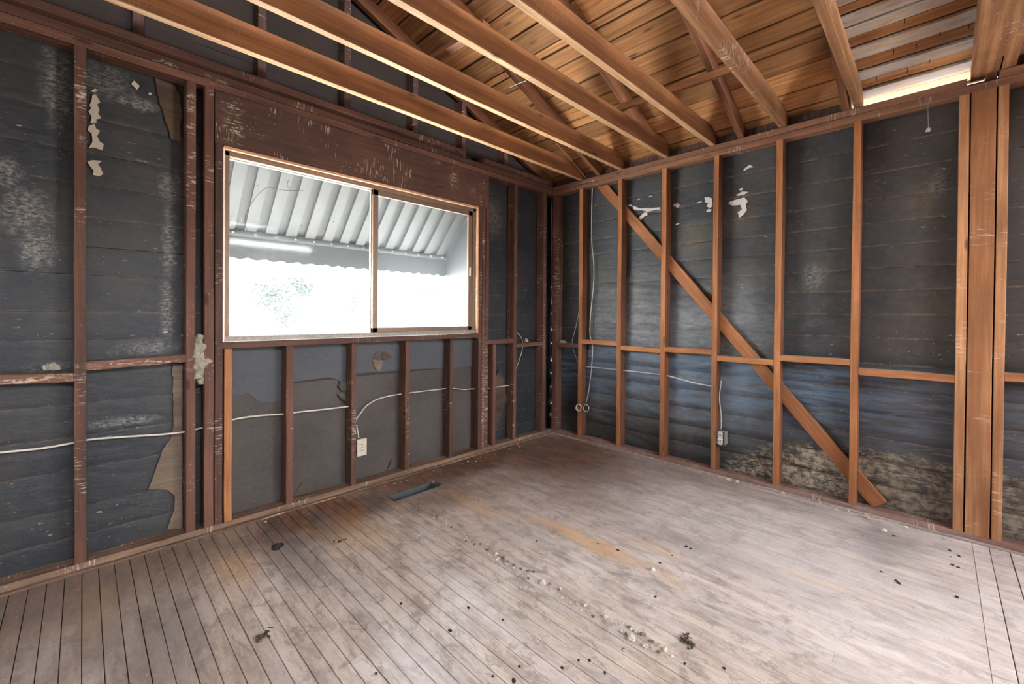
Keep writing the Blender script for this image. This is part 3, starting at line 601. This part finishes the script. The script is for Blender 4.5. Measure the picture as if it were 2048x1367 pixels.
for a, b, m in ((-2.795, -2.758, ORG), (-2.481, -2.440, RED), (-2.078, -2.045, RED), (-1.673, -1.633, RED), (-1.268, -1.235, REDDARK)):
    vert('cripple_stud', a, b, .037, .984, 'L', m, wl, wob=.0015)
hd = beam('header', (-2.839, .047, 2.233), (-.860, .047, 2.233), .086, .285, HEAD, wl, seg=12)
beam('rough_sill', (-2.802, .045, 1.003), (-.972, .045, 1.003), .09, .036, REDDARK, wl, seg=10, wob=.0015)
for a, za, b, zb2 in ((-3.742, .905, -3.371, .884), (-3.329, .932, -2.964, .944), (-.857, .944, -.547, .942), (-.505, .898, -.141, .902), (XF, .9, -3.786, .9)):
    dusty(beam('blocking', (a, .042, za), (b, .042, zb2), .082, .040, RED, wl), DUST2)
# bare reveals round the opening
boxes('reveal_head', [((-2.80, .004, 2.072), (-.972, .085, 2.089))], JAMB, wl, .002)
boxes('reveal_side', [((-.985, .002, 1.022), (-.9705, .085, 2.071))], JAMB, wl, .002)
boxes('reveal_side', [((-2.8025, .002, 1.022), (-2.793, .085, 2.071))], JAMB, wl, .002)
tag(boxes('caulk_line', [((-2.80, -.001, 1.0212), (-1.30, .020, 1.0255)), ((-2.8035, -.003, 1.022), (-2.797, .004, 2.075))], WHITEL, wl, .001), 'thin white caulk line')
# ---------------- window
win = empty('window_1', (-1.885, .06, 1.04)); tag(win, 'dusty sliding window in bronze aluminium frame', 'window', kind='structure')
def wb(name, lst, mat, par=win, ch=.0015): return loc_boxes(name, lst, mat, par, ch) if par is win else None
wx0, wx1, wz0, wz1 = -2.792, -.987, 1.024, 2.071
yf, yb = .030, .088
fr = .026
wb('window_frame', [((wx0, yf, wz0), (wx0 + fr, yb, wz1)), ((wx1 - fr, yf, wz0), (wx1, yb, wz1)), ((wx0, yf, wz1 - fr), (wx1, yb, wz1))], BRONZE)
wb('sill_track', [((wx0, yf - .004, wz0), (wx1, yb, wz0 + .018)), ((wx0, yf - .004, wz0 + .018), (wx1, yf + .004, wz0 + .026)), ((wx0, .062, wz0 + .018), (wx1, .068, wz0 + .028))], BRONZE2)
wb('fixed_pane', [((wx0 + fr, .074, wz0 + .022), (-1.90, .077, wz1 - fr))], GL1, ch=0)
wb('window_bead', [((wx0 + fr, .068, wz0 + .020), (wx0 + fr + .006, .082, wz1 - fr)), ((wx0 + fr, .068, wz1 - fr - .006), (-1.91, .082, wz1 - fr))], WHITEL)
sx0, sx1, sz0, sz1 = -1.912, -1.016, wz0 + .028, wz1 - fr + .004
sb = .040
wb('sash', [((sx0, .038, sz0), (sx0 + sb, .060, sz1)), ((sx1 - sb, .038, sz0), (sx1, .060, sz1)), ((sx0, .038, sz0), (sx1, .060, sz0 + .032)), ((sx0, .038, sz1 - .040), (sx1, .060, sz1))], BRONZE, ch=.002)
wb('sash_pane', [((sx0 + sb, .048, sz0 + .032), (sx1 - sb, .051, sz1 - .040))], GL2, ch=0)
wb('sash_latch', [((sx1 - .030, .030, 1.50), (sx1 - .018, .038, 1.575))], WHITEL, ch=.002)
wb('meeting_rail', [((-1.915, .064, wz0 + .02), (-1.895, .086, wz1 - fr))], BRONZE2, ch=.001)
# cobweb strands on the panes
for pts in ([(-2.68, 1.75), (-2.60, 1.93), (-2.50, 1.92), (-2.40, 1.94), (-2.36, 1.95)], [(-2.68, 1.75), (-2.69, 1.68), (-2.64, 1.62), (-2.60, 1.60)], [(-2.45, 1.99), (-2.47, 1.96), (-2.44, 1.94)]):
    tube('cobweb_strand', [(x - win.location.x, .070 - win.location.y, z - win.location.z) for x, z in pts], .0013, LEAF, win, res=1)

# ================================================================== ROOF and ceiling framing
XE = .42
deck = empty('ceiling'); tag(deck, 'open ceiling of joists, rafters and roof boards', 'ceiling', kind='structure')
prism('roof_deck', [(XE, RZ(XE) + .055), (XE, RZ(XE) + .04), (RIDGE, RZ(RIDGE) + .04), (XF - .4, RZ(2 * RIDGE - XF + .4) + .04), (XF - .4, RZ(2 * RIDGE - XF + .4) + .055), (RIDGE, RZ(RIDGE) + .055)], 'y', YR - .2, .5, SHINGLE, deck)
cuts = [XE, .30, .165, .012, -.127, -.292, -.432, -.502, -.615, -.772, -.94, -1.045, -1.10]
while cuts[-1] > RIDGE + .16: cuts.append(cuts[-1] - random.choice((.155, .15, .145, .16)))
cuts.append(RIDGE)
ca = math.cos(math.atan(.4)); sa = math.sin(math.atan(.4))
def roof_board(xa, xb, y0, y1, mat, lift=0.0, left=False, th=.02):
    xm = (xa + xb) / 2; wdt = abs(xa - xb) / ca - .012
    if left: xm = 2 * RIDGE - xm; zc = RZ(2 * RIDGE - xm)
    else: zc = RZ(xm)
    s = -1 if left else 1
    nrm = Vector((sa * s, 0, ca))
    c = Vector((xm, 0, zc)) + nrm * (th / 2 + lift)
    return beam('roof_board', (c.x, y0, c.z), (c.x, y1, c.z), wdt, th, mat, deck, upv=nrm, ch=.0015, wob=.001, seg=8)
for i, (xa, xb) in enumerate(zip(cuts, cuts[1:])):
    lift = (.004 if i % 2 else 0) + random.uniform(0, .003)
    ys = [.30, -2.325] if xa > -1.05 else [.30, random.uniform(-1.9, -.9), -3.2, YR]
    if xa <= -1.05:
        for c0, c1 in zip(ys, ys[1:]): roof_board(xa, xb, c0 - .001, c1 + .001, ROOF, lift)
    else:
        if i > 5 and random.random() < .7: roof_board(xa, xb, .30, -1.137, ROOF, lift); roof_board(xa, xb, -1.139, -2.324, ROOF, lift + .001)
        else: roof_board(xa, xb, .30, -2.324, ROOF, lift)
        if xb > -.9:
            half = (xa + xb) / 2 if abs(xa - xb) > .11 else None
            wm = i >= 0
            if half is not None and wm:
                roof_board(xa, half, -2.326, -3.2, ROOF if xa > .1 or i % 1 else ROOF, .012); roof_board(half, xb, -2.326, -3.2, ROOFW, 0)
            else: roof_board(xa, xb, -2.326, -3.2, ROOFW, 0)
        else: roof_board(xa, xb, -2.326, -3.2, ROOF, lift)
        roof_board(xa, xb, -3.202, YR, ROOF, lift)
x = RIDGE; i = 0
while x < .2:
    roof_board(x + .15 if x + .15 < .3 else .3, x, .30, -2.0, ROOF, .002 * (i % 2), left=True); roof_board(x + .15 if x + .15 < .3 else .3, x, -2.002, YR, ROOF, .002 * (i % 2), left=True)
    x += .155; i += 1
for yy in (.045, -.53, -1.13, -1.725, -2.32, -2.92, -3.52, -4.1, -4.7, -5.3, -5.9):
    h = .045
    for sgn in (1, -1):
        x0_, x1_ = .38, RIDGE
        z0_, z1_ = RZ(x0_) - .0485, RZ(x1_) - .0485
        if sgn < 0: x0_ = 2 * RIDGE - x0_
        beam('rafter', (x0_, yy, z0_), (x1_, yy, z1_), .040, .090, RAFT, deck, seg=8)
beam('ridge_board', (RIDGE, .09, RZ(RIDGE) - .08), (RIDGE, YR, RZ(RIDGE) - .08), .022, .15, RAFT, deck)
# eave blocking closes the gap above the plate, except in the bay by the wide post
for a, b in ((.02, -.508), (-.552, -1.108), (-1.152, -1.703), (-1.747, -2.298), (-2.942, -3.498), (-3.542, -4.08), (-4.12, -6.38)):
    boxes('eave_block', [((.062, a, 2.4605), (.084, b, 2.532))], REDDARK, deck, .001)
for nx_, ny_ in ((-.20, -2.55), (-.19, -2.64), (-.22, -2.73), (-.06, -2.47), (-.05, -2.60), (-.07, -2.69), (-.02, -2.44), (-.36, -2.6), (-.21, -2.83)):
    beam('nail', (nx_, ny_, RZ(nx_) + .005), (nx_ + .003, ny_ + .002, RZ(nx_) - .020), .0032, .0032, BLACKD, deck, ch=0, wob=0, seg=1, upv=(1, 0, 0))
# ceiling joists, ends cut to the roof slope
def joist(y, y0, wd, z0, z1, mat, h=.125):
    xe = .075
    prof = [(XF, z0), (xe, z0 + .0005), (xe, min(z1, RZ(xe) - .006)), ((2.56 - .006 - z1) / .4 if z1 > RZ(xe) - .006 else xe - .01, z1), (XF, z1)]
    o = prism('joist', [(u, v) for u, v in prof], 'y', y, y - wd, mat, deck, .0025)
    if mat is JOIST:
        o.data.materials.append(JOISTB)
        for p in o.data.polygons:
            if p.normal.z < -.9: p.material_index = 1
    s = y0 - y
    for v in o.data.vertices: v.co.y += s * (v.co.x - .075) / (XF - .075)
    return o
for y, y0, wd, z1, m in ((-.312, -.30, .045, 2.592, JOIST), (-.738, -.712, .042, 2.588, JOIST), (-1.150, -1.122, .042, 2.585, JOIST), (-1.508, -1.455, .042, 2.582, JOIST), (-1.962, -1.942, .042, 2.582, JOISTG), (-2.358, -2.375, .040, 2.582, JOISTG), (-3.35, -3.35, .042, 2.582, JOIST), (-3.75, -3.75, .042, 2.582, JOIST), (-4.15, -4.15, .042, 2.582, JOIST), (-4.95, -4.95, .042, 2.582, JOIST), (-5.75, -5.75, .042, 2.582, JOIST)):
    joist(y, y0, wd, 2.4605, z1, m)
bmj = bmesh.new()
for a, b in (((XF, -2.846, 2.4605), (-.16, -3.000, 2.60)), ((-.16, -2.846, 2.4605), (.07, -2.945, 2.53)), ((-.16, -2.951, 2.4605), (.07, -3.0, 2.53))): box_bm(bmj, [min(p, q) for p, q in zip(a, b)], [max(p, q) for p, q in zip(a, b)])
bmesh.ops.recalc_face_normals(bmj, faces=bmj.faces[:])
o = link('wide_beam', mesh_of(bmj, 'wide_beam'), deck, JOISTG); tag(o, 'broad beam bearing on the wide post')
# cross tie laid on the joists, and a shorter one
beam('cross_tie', (-.735, -1.10, 2.605), (-.69, -1.97, 2.605), .030, .042, JOIST, deck)
beam('cross_tie', (-1.95, -.72, 2.61), (-1.93, -1.15, 2.61), .05, .03, RAFT, deck)

# ================================================================== unseen walls behind the camera (closed; area lights added inside the room stand for openings)
wb_ = boxes('wall_rear', [((XF, YR - .12, 0), (-1.6, YR, 2.46)), ((-.5, YR - .12, 0), (.1, YR, 2.46)), ((-1.6, YR - .12, 0), (-.5, YR, 2.46))], REDDARK); tag(wb_, 'rear wall behind the viewpoint', 'wall', kind='structure')
ws_ = boxes('wall_side', [((XF - .12, YR, 0), (XF, -2.35, 2.9)), ((XF - .12, -1.15, 0), (XF, .1, 2.9)), ((XF - .12, -2.35, 0), (XF, -1.15, .55)), ((XF - .12, -2.35, 1.95), (XF, -1.15, 2.9)), ((XF - .12, -2.35, .5), (XF - .06, -1.15, 2.0))], REDDARK); tag(ws_, 'side wall behind the viewpoint', 'wall', kind='structure')

# ================================================================== cables, outlets
def ty(pts, y): return [(a, y, b) for a, b in pts]
def tx(pts, x): return [(x, a, b) for a, b in pts]
c = tube('electrical_cable', ty([(-4.6, .62), (-3.9, .60), (-3.59, .585), (-3.475, .575), (-3.37, .58), (-3.326, .587), (-3.177, .572), (-3.002, .551), (-2.889, .559), (-2.746, .584), (-2.608, .584), (-2.472, .568), (-2.415, .571), (-2.25, .562), (-2.06, .557)], .05), .0052, CABLE)
tag(c, 'grey cable running through the studs left of and below the window', 'cable')
c = tube('electrical_cable', ty([(-2.03, .40), (-2.035, .44), (-2.023, .463), (-1.99, .50), (-1.958, .538), (-1.91, .565), (-1.865, .581), (-1.78, .59), (-1.665, .592), (-1.602, .591), (-1.289, .585), (-1.204, .579), (-1.12, .56), (-1.073, .551), (-1.008, .552), (-.849, .529), (-.70, .532), (-.53, .529)], .05), .0042, CABLE)
tag(c, 'grey cable arching from the wall outlet through the short studs under the window', 'cable')
c = tube('electrical_cable', [(-2.022, .045, .425), (-2.018, .04, .39), (-2.012, .035, .36), (-2.012, .033, .338)], .004, CABLE)
tag(c, 'short cable end entering the top of the outlet below the window', 'cable')
c = tube('electrical_cable', tx([(-.384, .694), (-.722, .698), (-1.119, .695), (-1.183, .694), (-1.300, .675), (-1.385, .66), (-1.45, .655), (-1.54, .651)], .05), .0050, CABLE)
tag(c, 'white cable stretched across three stud bays of the right wall', 'cable')
c = tube('electrical_cable', tx([(-.428, 2.376), (-.416, 1.936), (-.45, 1.7), (-.459, 1.51), (-.42, 1.2), (-.412, .994), (-.438, .94), (-.452, .902), (-.44, .7), (-.42, .522), (-.39, .38), (-.375, .33)], .058), .0036, CABLE)
tag(c, 'thin wire hanging the full height of the second stud bay', 'cable')
c = tube('electrical_cable', tx([(-.30, 1.30), (-.27, 1.12), (-.215, .96), (-.206, .912), (-.225, .83), (-.30, .70)], .060), .0034, CABLE)
tag(c, 'thin wire looping out of the first stud near the corner', 'cable')
c = tube('electrical_cable', [(-.50, .03, 1.03), (-.44, .025, 1.0), (-.40, .02, .93), (-.41, .02, .84), (-.44, .028, .76), (-.49, .04, .64)], .0032, CABLE)
tag(c, 'thin wire bowed around the blocking left of the corner', 'cable')
c = tube('electrical_cable', tx([(-1.597, .70), (-1.593, .644), (-1.583, .60), (-1.587, .534), (-1.60, .45), (-1.60, .337)], .045), .0040, CABLE)
tag(c, 'short cable dropping to the metal outlet box on the right wall', 'cable')
# coil of wire on the first stud
ringc = empty('wire_coil', (-.006, -.35, .305)); tag(ringc, 'small coil of pale wire at the foot of the hanging wire', 'wire coil')
for k_, (dy, dx_, dz, r) in enumerate(((.012, 0, 0, .030), (-.045, .045, -.002, .030), (.010, .006, .004, .027))):
    tube('wire_loop', [(dx_ + .006 * math.sin(3 * a), dy + r * math.cos(a), dz + 1.15 * r * math.sin(a)) for a in [2 * math.pi * q / 12 for q in range(12)]], .0038, CABLE, ringc, cyclic=True)
# outlet with cover plate on the window wall
ot = empty('wall_outlet', (-2.006, 0, .28)); tag(ot, 'bare duplex outlet with beige cover plate beside the stud below the window', 'outlet')
loc_boxes('cover_plate', [((-2.040, -.006, .223), (-1.972, -.001, .337))], PLATEC, ot, .0015)
loc_boxes('outlet_box', [((-2.034, 0, .235), (-1.978, .05, .325))], BOXM, ot, .002)
for zc in (.300, .260):
    s = prism('socket', [(math.cos(a) * .017 - .0, math.sin(a) * .0135 + zc - .28) for a in [2 * math.pi * q / 14 for q in range(14)]], 'y', -.0085, -.006, PLATEC, ot)
    for sxx in (-.007, .006): boxes('slot', [((sxx - .0012, -.0092, zc - .28 - .004), (sxx + .0012, -.0084, zc - .28 + .006))], DARKSLOT, s)
boxes('screw', [((-.003, -.0085, -.003), (.003, -.006, .003))], DARKSLOT, ot)
# open box on the right wall
ob_ = empty('outlet_box', (0, -1.60, .28)); tag(ob_, 'open metal outlet box with exposed pale socket screwed to a right wall stud', 'outlet')
loc_boxes('metal_box', [((.004, -1.640, .235), (.062, -1.638, .330)), ((.004, -1.583, .235), (.062, -1.581, .330)), ((.004, -1.640, .235), (.062, -1.581, .237)), ((.004, -1.640, .328), (.062, -1.581, .330)), ((.060, -1.640, .235), (.062, -1.581, .330))], BOXM, ob_)
loc_boxes('receptacle', [((-.010, -1.627, .245), (.030, -1.594, .278)), ((-.010, -1.627, .287), (.030, -1.594, .320)), ((-.004, -1.622, .232), (.004, -1.599, .333))], CABLE, ob_, .002)
for zc in (.262, .304):
    loc_boxes('slot', [((-.0112, -1.618, zc - .005), (-.0098, -1.615, zc + .006)), ((-.0112, -1.606, zc - .005), (-.0098, -1.603, zc + .006))], DARKSLOT, ob_)

# ================================================================== loose things
bl = empty('plaster_lump', (-2.904, .045, .93)); tag(bl, 'grey mortar lump squeezed between two studs left of the window', 'plaster')
for (dx_, dz, sz, sd) in ((.0, .055, .042, 1), (.006, -.01, .048, 2), (-.004, -.07, .038, 3), (.0, .10, .026, 4), (.012, -.115, .022, 5)):
    o = link('lump', lump_mesh('lump', sz, sd, flat=1.25, sub=3, rough=.5), bl, PLGREY); o.location = (dx_, -.012, dz)
ck = link('plaster_lump', lump_mesh('plaster_lump', .022, 9, .9, 3, .6), None, PLGREY); ck.location = (-3.442, .045, .931); tag(ck, 'crumbly pale plaster lump on the blocking at far left', 'plaster')
ck = link('plaster_lump', lump_mesh('plaster_lump', .020, 12, .9, 3, .6), None, PLASTER); ck.location = (-.33, .045, .931); tag(ck, 'small pale plaster lump on the blocking left of the corner', 'plaster')
# curled scrap on the corner blocking
sc = prism('curled_scrap', [(.040 * math.cos(a) * (1 - .25 * k_ % 2), .030 * math.sin(a)) for k_, a in enumerate([math.pi * q / 7 for q in range(8)])] + [(.034 * math.cos(a), .024 * math.sin(a)) for a in [math.pi * q / 7 for q in range(7, -1, -1)]], 'x', -.02, .03, PLGREY)
sc.location = (.03, -.115, .909); tag(sc, 'small curled grey scrap on the blocking right of the corner', 'scrap')
meshes = [lump_mesh('plaster_crumb', 1.0, s + 20, .75, 2, .55) for s in range(6)]
CRB = plain('brown_crumb', (.20, .155, .11), .9, nscale=120, namt=.8)
for q_, m in enumerate(meshes): m.materials.append(PLASTER if q_ % 2 else CRB)
dmeshes = [lump_mesh('dark_crumb', 1.0, s + 40, .45, 1, .5) for s in range(3)]
for m in dmeshes: m.materials.append(BLACKD)
def crumb(x, y, s, label, group, dark=False, tone=None):
    pool = dmeshes if dark else (meshes[1::2] if tone == 'pale' else meshes[0::2])
    o = bpy.data.objects.new('dark_crumb' if dark else 'plaster_crumb', random.choice(pool)); COL.objects.link(o)
    o.location = (x, y, s * (.25 if dark else .38)); o.scale = (s * random.uniform(.8, 1.5), s * random.uniform(.7, 1.1), s); o.rotation_euler = (0, 0, random.uniform(0, 6.28))
    tag(o, label, 'crumb' if not dark else 'debris', group)
def trail_crumb(x, y, s):
    tone = random.choice(('pale', 'brown'))
    part = 'at the duct end' if y > -1.0 else ('in the middle' if y > -1.65 else 'at the front end')
    crumb(x, y, s, tone + ' plaster crumb ' + part + ' of the line of crumbs crossing the floor', tone + ' crumbs ' + part + ' of the crumb line', tone=tone)
for x, y in DATA['trail']:
    trail_crumb(x, y, random.uniform(.0050, .0085))
    if random.random() < .55: trail_crumb(x + random.uniform(-.02, .02), y + random.uniform(-.03, .03), random.uniform(.004, .007))
for (x, y), lb in zip(DATA['big'], ('largest plaster chunk midway along the crumb line', 'larger plaster chunk near the front end of the crumb line', 'lone plaster chunk on the open floor right of the crumb line')):
    o = link('plaster_chunk', lump_mesh('plaster_chunk', .012, x, .85, 3, .6), None, PLASTER); o.location = (x, y, .007); tag(o, lb, 'plaster')
for x, y in DATA['edge']:
    crumb(min(x, -.036), y, random.uniform(.009, .015), 'pale plaster crumb lying along the foot of the right wall', 'plaster crumbs along the right wall', tone='pale')
for i, (x, y) in enumerate(DATA['scatter']):
    pl_ = 'on the floor near the wide post' if (x > -.75 and y < -2.2) else ('on the front left floorboards' if x < -1.98 else 'on the floor right of the crumb line'); crumb(x, y, random.uniform(.005, .009), 'tiny dark bit lying ' + pl_, 'dark bits ' + pl_, dark=True)
for i in range(26):
    xx = random.uniform(-2.7, -.3)
    crumb(xx, random.uniform(-.06, -.13), random.uniform(.003, .006), 'tiny pale crumb near the foot of the window wall', 'tiny crumbs along the window wall', tone='pale')
# splinters along the plates
for (p0, p1, lb) in (((-2.62, -.035, .006), (-2.50, -.028, .006), 'thin pale wood splinter below the left cripple stud'), ((-2.33, -.030, .006), (-2.19, -.026, .006), 'long pale splinter on the floor below the window')):
    s = beam('wood_splinter', p0, p1, .006, .004, JAMB, None, ch=.001, seg=4, wob=.001); tag(s, lb, 'splinter')
def clump(name, x, y, size, n, label, mat=LEAF):
    r = random.Random(int(x * 1000)); bm = bmesh.new()
    for i in range(n):
        c = Vector((r.gauss(0, size * .4), r.gauss(0, size * .25), abs(r.gauss(size * .12, size * .1)) + .002)); L = size * r.uniform(.3, .7); W = L * r.uniform(.25, .6)
        Rm = Matrix.Rotation(r.uniform(0, 6.28), 3, 'Z') @ Matrix.Rotation(r.uniform(-.7, .7), 3, 'Y') @ Matrix.Rotation(r.uniform(-.6, .6), 3, 'X')
        ol = [(-L / 2, 0), (-L / 4, W / 2), (L / 6, W / 2.3), (L / 2, 0), (L / 6, -W / 2.2), (-L / 4, -W / 2)]
        A = [bm.verts.new(c + Rm @ Vector((u, v, .15 * L * math.sin(u * 3 / L)))) for u, v in ol]; B = [bm.verts.new(v.co + Vector((0, 0, .0012))) for v in A]
        bm.faces.new(A[::-1]); bm.faces.new(B)
        for q in range(6): bm.faces.new((A[q], A[(q + 1) % 6], B[(q + 1) % 6], B[q]))
    for v in bm.verts: v.co.z = max(v.co.z, .0005)
    o = link(name, mesh_of(bm, name), None, mat); o.location = (x, y, 0); tag(o, label, 'debris')
    return o
lf = DATA['leaf']
o = link('dark_clod', lump_mesh('dark_clod', .020, 3, .7, 3, .7), None, BLACKD); o.location = (lf[0][0], lf[0][1], .0085); o.scale = (1.3, .9, 1); tag(o, 'black clod on the floorboards at left near the window wall', 'debris')
clump('twig_clump', lf[1][0], lf[1][1], .034, 10, 'brown twig scrap on the floor left of the duct hole')
clump('dry_leaf', lf[2][0], lf[2][1], .040, 16, 'dry crumpled leaf on the front left floorboards')
clump('leaf_clump', lf[3][0], lf[3][1], .034, 24, 'larger dark leaf clump at the front right of the floor')
clump('leaf_clump', lf[4][0], lf[4][1], .024, 14, 'smaller dark leaf clump at the front right of the floor')
# string tied from rafter to joist
s = tube('string', [(-.453, -.40, 2.66), (-.22, -.405, 2.57), (-.02, -.40, 2.468)], .0016, CABLE); tag(s, 'thin pale string slanting down to the plate right of the corner', 'string')
s = tube('string', [(-1.24, -.62, 2.757), (-1.22, -.67, 2.772), (-1.19, -.73, 2.782)], .0022, CABLE); tag(s, 'short pale cord tied at a rafter between two joists', 'string')
s = tube('string', [(.02, -2.683, 2.376), (.022, -2.684, 2.30), (.02, -2.686, 2.245)], .0008, CABLE); tag(s, 'fine thread with fluff hanging below the right top plate', 'thread')
fl_ = link('fluff', lump_mesh('fluff', .010, 5, 1.5, 2, .6), s, PLASTER); fl_.location = (.02, -2.686, 2.235)

# ================================================================== outside the window
gd = boxes('ground', [((-40, -40, -.50), (40, 60, -.42))], GROUND); tag(gd, 'pale yard outside', 'ground', kind='structure')
aw = empty('awning', (-1.9, .13, 2.3)); tag(aw, 'white ribbed metal awning outside the window', 'awning')
AX0, AX1, AD, AZ0, AZ1 = -3.35, -.86, .60, 2.21, 1.728
pitch = .128
n = round((AX1 - AX0) / pitch); pitch = (AX1 - AX0) / n
for i in range(n):
    xa = AX0 + i * pitch
    for (u0, u1, off, nm, m) in ((0, .55, 0.0, 'awning_slat', AWN), (.55, 1.0, .022, 'awning_rib', AWND)):
        p = [(xa + pitch * u0, off), (xa + pitch * u1, off)]
        bm = bmesh.new(); vs = []
        for (yy, zz) in ((.135, AZ0), (AD, AZ1)):
            for (xx, of) in p: vs.append(bm.verts.new((xx - aw.location.x, yy + of * .7 - aw.location.y, zz + of * .7 - aw.location.z)))
        top = [bm.verts.new(v.co + Vector((0, .002, .004))) for v in vs]
        for f in ((0, 1, 3, 2),): bm.faces.new([vs[q] for q in f]); bm.faces.new([top[q] for q in f][::-1])
        for a, b in ((0, 1), (1, 3), (3, 2), (2, 0)): bm.faces.new((vs[a], vs[b], top[b], top[a]))
        if off:   # side flanges join rib and slat
            for e in (0, 1):
                a, b = vs[e], vs[e + 2]; d_ = Vector((0, -.0155, -.0155)); c_, e_ = bm.verts.new(a.co + d_), bm.verts.new(b.co + d_); bm.faces.new((a, b, e_, c_))
        link(nm, mesh_of(bm, nm), aw, m)
def awb(name, lst, m): return loc_boxes(name, lst, m, aw)
fbar = tube('front_roll', [(AX0 - aw.location.x, AD + .012 - aw.location.y, AZ1 - .006 - aw.location.z), (AX1 - aw.location.x, AD + .012 - aw.location.y, AZ1 - .006 - aw.location.z)], .027, AWND, aw)
for i in range(n): boxes('rivet', [((AX0 + (i + .5) * pitch - .006 - aw.location.x, AD - .018 - aw.location.y, AZ1 - .014 - aw.location.z), (AX0 + (i + .5) * pitch + .006 - aw.location.x, AD - .014 - aw.location.y, AZ1 - .006 - aw.location.z))], WHITEL, aw)
awb('front_cap', [((AX0, AD + .020, AZ1 - .03), (AX1, AD + .024, AZ1 + .035))], AWND)  # strip added to block sun coming through the open rib ends
# valance with a scalloped lower edge
prof = [(AX0, AZ1 - .03), (AX1, AZ1 - .03)]; q = AX1
while q > AX0: prof.append((q, AZ1 - .175 - .012 * (1 + math.sin(q * 60)) / 2 - .006 * noise.noise(Vector((q * 40, 0, 0))))); q -= .012
prof.append((AX0, AZ1 - .185))
prism('valance', [(a - aw.location.x, b - aw.location.z) for a, b in prof], 'y', AD - .002 - aw.location.y, AD + .001 - aw.location.y, AWN, aw)
prism('side_panel', [(.135 - aw.location.y, AZ0 - aw.location.z), (AD - aw.location.y, AZ1 - aw.location.z), (AD - aw.location.y, AZ1 - .20 - aw.location.z), (.135 - aw.location.y, AZ1 - .20 - aw.location.z)], 'x', AX1 - aw.location.x, AX1 + .004 - aw.location.x, AWNS, aw)
# shrubs and a pale neighbouring house
def shrub(x, y, z, r, sd, label):
    bm = bmesh.new(); rr = random.Random(sd)
    for i in range(1300):
        d = Vector((rr.gauss(0, 1), rr.gauss(0, 1), rr.gauss(0, 1))).normalized() * r * (rr.random() ** .4); d.z *= .9
        s = r * .10; Rm = Matrix.Rotation(rr.uniform(0, 6.28), 3, 'Z') @ Matrix.Rotation(rr.uniform(0, 3.1), 3, 'X')
        bm.faces.new([bm.verts.new(d + Rm @ Vector(q)) for q in ((-s, 0, 0), (0, -s * .5, 0), (s, 0, 0), (0, s * .5, 0))])
    top = empty('shrub', (x, y, -.42)); tag(top, label, 'shrub')
    o = link('foliage', mesh_of(bm, 'foliage'), top, FOL); o.location = (0, 0, z + .42); o['kind'] = 'stuff'
    tube('stem', [(0, 0, 0), (.05, 0, z * .5 + .2), (0, .03, z + .42)], .04, LEAF, top)
shrub(.17, 7.5, 1.78, .34, 1, 'greener bush far beyond the middle of the left pane')
shrub(-.55, 7.0, 1.55, .42, 2, 'pale bush outside at the left side of the left pane')
shrub(.62, 6.1, 1.42, .30, 3, 'pale bush outside nearest the window meeting rail')
shrub(-.62, 6.0, 1.14, .30, 4, 'low bush outside near the bottom of the left pane')
hs_ = empty('neighbouring_house', (5.0, 8.5, -.42)); tag(hs_, 'grey neighbouring house washed out behind the right pane', 'house')
boxes('house_wall', [((-3.2, -2, 0), (3, 3, 2.15))], STUCCO, hs_)
prism('house_roof', [(-2.3, 2.15), (.5, 2.9), (3.3, 2.15)], 'x', -3.5, 3.3, SHINGLE2, hs_)
